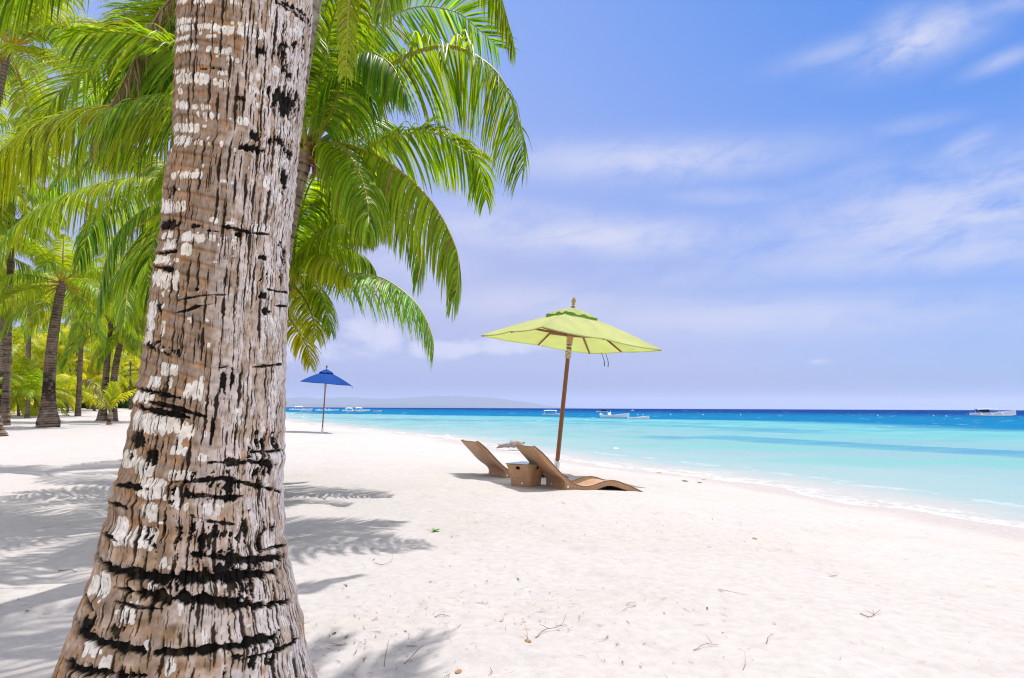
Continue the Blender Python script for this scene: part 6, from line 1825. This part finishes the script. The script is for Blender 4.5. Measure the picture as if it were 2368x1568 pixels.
    def window(a0, a1, z0, z1):
        i0, i1 = np.searchsorted(zc, z0), np.searchsorted(zc, z1); j0, j1 = np.searchsorted(th, a0), np.searchsorted(th, a1)
        return slice(max(i0, 0), min(i1 + 1, n)), slice(max(j0, 0), min(j1 + 1, m))
    PXM = (TY - .2) / F0 * .99
    moss = np.zeros((n, m)); step = np.zeros((n, m)); lich = np.zeros((n, m)); warm = np.zeros((n, m))
    ribn = fbm(Sx * 45, Z * 70, 230, 4); rag = fbm(Sx * 24, Z * 60, 231, 3); fng = fbm(Sx * 85, Z * 20, 232, 4)

    def band_feature(pts, hw, amt, mot):
        sc = .235
        A = np.array(pts)
        w, i_ = window(A[:, 0].min() - .25, A[:, 0].max() + .25, A[:, 1].min() - hw * 3 - .01, A[:, 1].max() + hw * 3 + .01)
        a, z = TH[w, i_], Z[w, i_]
        best = np.full(a.shape, 9.0); sg = np.zeros(a.shape); tpos = np.zeros(a.shape)
        tot = len(A) - 1
        for k in range(tot):
            ax, az_, bx, bz = A[k, 0] * sc, A[k, 1], A[k + 1, 0] * sc, A[k + 1, 1]
            dx, dz = bx - ax, bz - az_
            t = np.clip(((a * sc - ax) * dx + (z - az_) * dz) / (dx * dx + dz * dz + 1e-12), 0, 1)
            ex, ez = a * sc - ax - t * dx, z - az_ - t * dz
            d = np.hypot(ex, ez); mk = d < best
            best = np.where(mk, d, best); sg = np.where(mk, ez, sg); tpos = np.where(mk, (k + t) / tot, tpos)
        taper = np.minimum(1, .35 + 3.2 * np.minimum(tpos, 1 - tpos))
        wid = hw * 1.15 * taper * (0.6 + .9 * rag[w, i_])
        core = 1 - sstep(wid * .75, wid * 1.05, best + hw * (1.1 * (ribn[w, i_] - .5) + 2.6 * (fng[w, i_] - .5)))
        if mot: core = core * (1 - mot * sstep(.46, .58, ribn[w, i_]))
        moss[w, i_] = np.maximum(moss[w, i_], sstep(.25, .75, core))
        # bark above a scar stands out over it
        if hw > .004 and mot < .5:
            up = np.exp(-((sg - hw * 1.6) / (hw * 1.3 + .004)) ** 2) * (best < hw * 6)
            step[w, i_] += up * .004
            step[w, i_] -= core * min(.016, hw * 1.1)
        return

    for sh, pts, hw, amt, mot in BANDS:
        k = .41015 if sh is Z3 else .31464
        band_feature(to_chart([sh(*p) for p in pts]), hw * k * PXM, amt, mot)
    for sh, cx, cy, rx, ry, amt, mot in PATCH:
        k = .41015 if sh is Z3 else .31464
        (a0, z0), (a1, _), (a2, _) = to_chart([sh(cx, cy), sh(cx - rx, cy), sh(cx + rx, cy)])
        rz = ry * k * PXM; ra = max((a2 - a1) / 2, .02)
        w, i_ = window(a0 - ra * 1.8, a0 + ra * 1.8, z0 - rz * 1.8, z0 + rz * 1.8)
        q = np.hypot((TH[w, i_] - a0) / ra, (Z[w, i_] - z0) / rz)
        tex = .55 * fbm(Sx[w, i_] * 42, Z[w, i_] * 42, 240, 5, .62) + .45 * fbm(Sx[w, i_] * 120, Z[w, i_] * 26, 241, 3)
        f = sstep(.0, .13, (1.1 - q) * (1.0 - .62 * mot) + (tex - .56 + .08 * (amt - .7)) * (1.6 + 4.2 * mot))
        moss[w, i_] = np.maximum(moss[w, i_], f); step[w, i_] -= f * .003
    # the unseen back carries the same kind of scars
    r = np.random.default_rng(3)
    for k in range(46):
        z0 = r.uniform(.1, 6.0); a0 = r.uniform(R_(98), R_(230)) if z0 < 2.6 else r.uniform(-1.6, 4.2); ln = r.uniform(.2, 1.3)
        band_feature([(a0, z0), (a0 + ln / 2, z0 + r.normal(0, .012)), (a0 + ln, z0 + r.normal(0, .02))], r.uniform(.003, .014), 1, r.uniform(.1, .6))

    def dab(a0, z0, wa, hz, seed, amt=1.0):
        w, i_ = window(a0 - wa * 1.2, a0 + wa * 1.2, z0 - hz * 1.2, z0 + hz * 1.2)
        q = (np.abs((TH[w, i_] - a0) / (wa / 2)) ** 2.6 + np.abs((Z[w, i_] - z0) / (hz / 2)) ** 2.6) ** (1 / 2.6)
        f = 1 - sstep(.92, 1.06, q + .55 * (fbm(Sx[w, i_] * 75, Z[w, i_] * 60, 250 + seed % 7, 3) - .5))
        lich[w, i_] = np.maximum(lich[w, i_], f * amt)
        warm[w, i_] = np.where(f > .1, (seed % 10) / 10., warm[w, i_])
    sd = 0
    for sh, x0, y0, x1, y1, dw, dh, den in LICHEN:
        k = .41015 if sh is Z3 else .31464
        cnt = max(1, int(round((x1 - x0) / (dw * .98))) + 1)
        for q in range(cnt):
            sd += 1
            if r.random() > den: continue
            t = (q + .5) / cnt if cnt > 1 else .5
            x = x0 + (x1 - x0) * t + r.normal(0, dw * .05); y = y0 + (y1 - y0) * t + r.normal(0, dh * .05)
            w_ = dw * r.uniform(.82, 1.08); h_ = dh * r.uniform(.85, 1.15)
            (a0, z0), (a1, _), (a2, _) = to_chart([sh(x, y), sh(x - w_ / 2, y), sh(x + w_ / 2, y)])
            dab(a0, z0, max(a2 - a1, .012), h_ * k * PXM, sd)
            if r.random() < .35:
                (a0, z0), = to_chart([sh(x + r.normal(0, dw * .8), y + r.normal(0, dh * .6))]); dab(a0, z0, r.uniform(.02, .05), r.uniform(.006, .014), sd + 3, .9)
    for k in range(420):                                   # small spots everywhere, and rows round the back
        z0 = r.uniform(.15, 6.0); a0 = r.uniform(-1.5, 4.4); dab(a0, z0, r.uniform(.018, .06), r.uniform(.006, .022), k, r.uniform(.5, 1))
    for k in range(70):
        z0 = r.uniform(.1, 6.2); a0 = r.uniform(1.75, 4.2) if z0 < 2.5 else r.uniform(-1.5, 4)
        for j in range(int(r.integers(2, 8))): dab(a0 + j * .085, z0 + r.normal(0, .006), .075, r.uniform(.02, .05), k * 10 + j)
    # fissures
    rightd = 0.62 + .30 * right
    c1 = cracks(Sx, Z, .031, .13, .0092, 300, .58 * (0.8 + .3 * right) + .12 * low)
    c2 = cracks(Sx + .011, Z + .03, .0135, .060, .0046, 320, .30 + .32 * right + .1 * low)
    c3 = cracks(Sx, Z, .0062, .022, .0020, 340, .26 + .34 * right) * .7
    crk = np.maximum(np.maximum(c1, c2 * .92), c3 * .75)
    lich = lich * (1 - np.clip(crk * 1.4, 0, 1)) * (1 - moss * .85)
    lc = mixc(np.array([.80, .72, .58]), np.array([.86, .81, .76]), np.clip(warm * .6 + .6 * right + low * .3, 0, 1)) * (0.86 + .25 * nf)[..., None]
    C = mixc(C, lc, sstep(.2, .7, lich) * .97)
    # lit sea side painted as a pale film, broken by the fissures
    lit_film = np.sqrt(right) * sstep(.40, .55, fbm(Sx * 48, Z * 13, 260, 4)) * (1 - np.clip(crk * 1.3, 0, 1)) * .75
    C = mixc(C, np.array([.84, .75, .70]), lit_film)
    dk = np.array([.016, .010, .006]); mk = np.array([.0055, .0048, .0036])
    C = mixc(C, dk, np.clip(crk * 1.25, 0, 1) * .93)
    mo = np.clip(moss, 0, 1)
    C = mixc(C, mixc(np.broadcast_to(mk, C.shape), np.array([.040, .028, .014]), sstep(.58, .8, nf)), mo * .985)
    D = D + step - .0042 * np.clip(c1, 0, 1) - .0022 * c2 - .0008 * c3 + .0010 * lich - .002 * mo + .004 * (ribn - .5) * mo
    Rf = Rr + D
    Zo = np.zeros((n, m))
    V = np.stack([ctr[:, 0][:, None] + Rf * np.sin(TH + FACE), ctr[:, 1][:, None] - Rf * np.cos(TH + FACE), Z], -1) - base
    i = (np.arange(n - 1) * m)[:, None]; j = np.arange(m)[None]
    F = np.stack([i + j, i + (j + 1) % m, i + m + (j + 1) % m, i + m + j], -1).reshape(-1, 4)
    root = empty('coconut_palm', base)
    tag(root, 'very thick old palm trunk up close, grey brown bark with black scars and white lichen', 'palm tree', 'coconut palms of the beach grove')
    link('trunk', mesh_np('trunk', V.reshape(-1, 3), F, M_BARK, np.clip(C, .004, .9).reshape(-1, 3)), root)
    for k, (x, y, hgt) in enumerate(((770, 1478, 5.4), (985, 1478, 5.9), (960, 1560, 5.2))):     # fronds whose shade falls on the sand beside the trunk
        g = ground(x, y); tip = g + SUN * ((hgt - g[2]) / SUN[2])
        top = ctr[-1]; mid = (top * .45 + tip * .55) + np.array([0, 0, .9])
        frond_obj(crs(np.array([top, top * .78 + mid * .22 + np.array([0, 0, .3]), mid, tip]), 36), root, base, ln=.8, pairs=80, segs=5, hang=.9, seed=4200 + k, green=G_MID, start=.16)
    crown_random(root, base, ctr[-1], 12, 4.2, 41, el=(75, -20), ln=.85, pairs=80)
build_sky(); build_light_camera()
build_sand(); build_sea(); build_hills(); build_haze()
build_parasols(); build_loungers(); build_driftwood(); build_boats()
build_litter(); build_twigs()
build_near_palms(); build_grove(); build_thick_trunk()
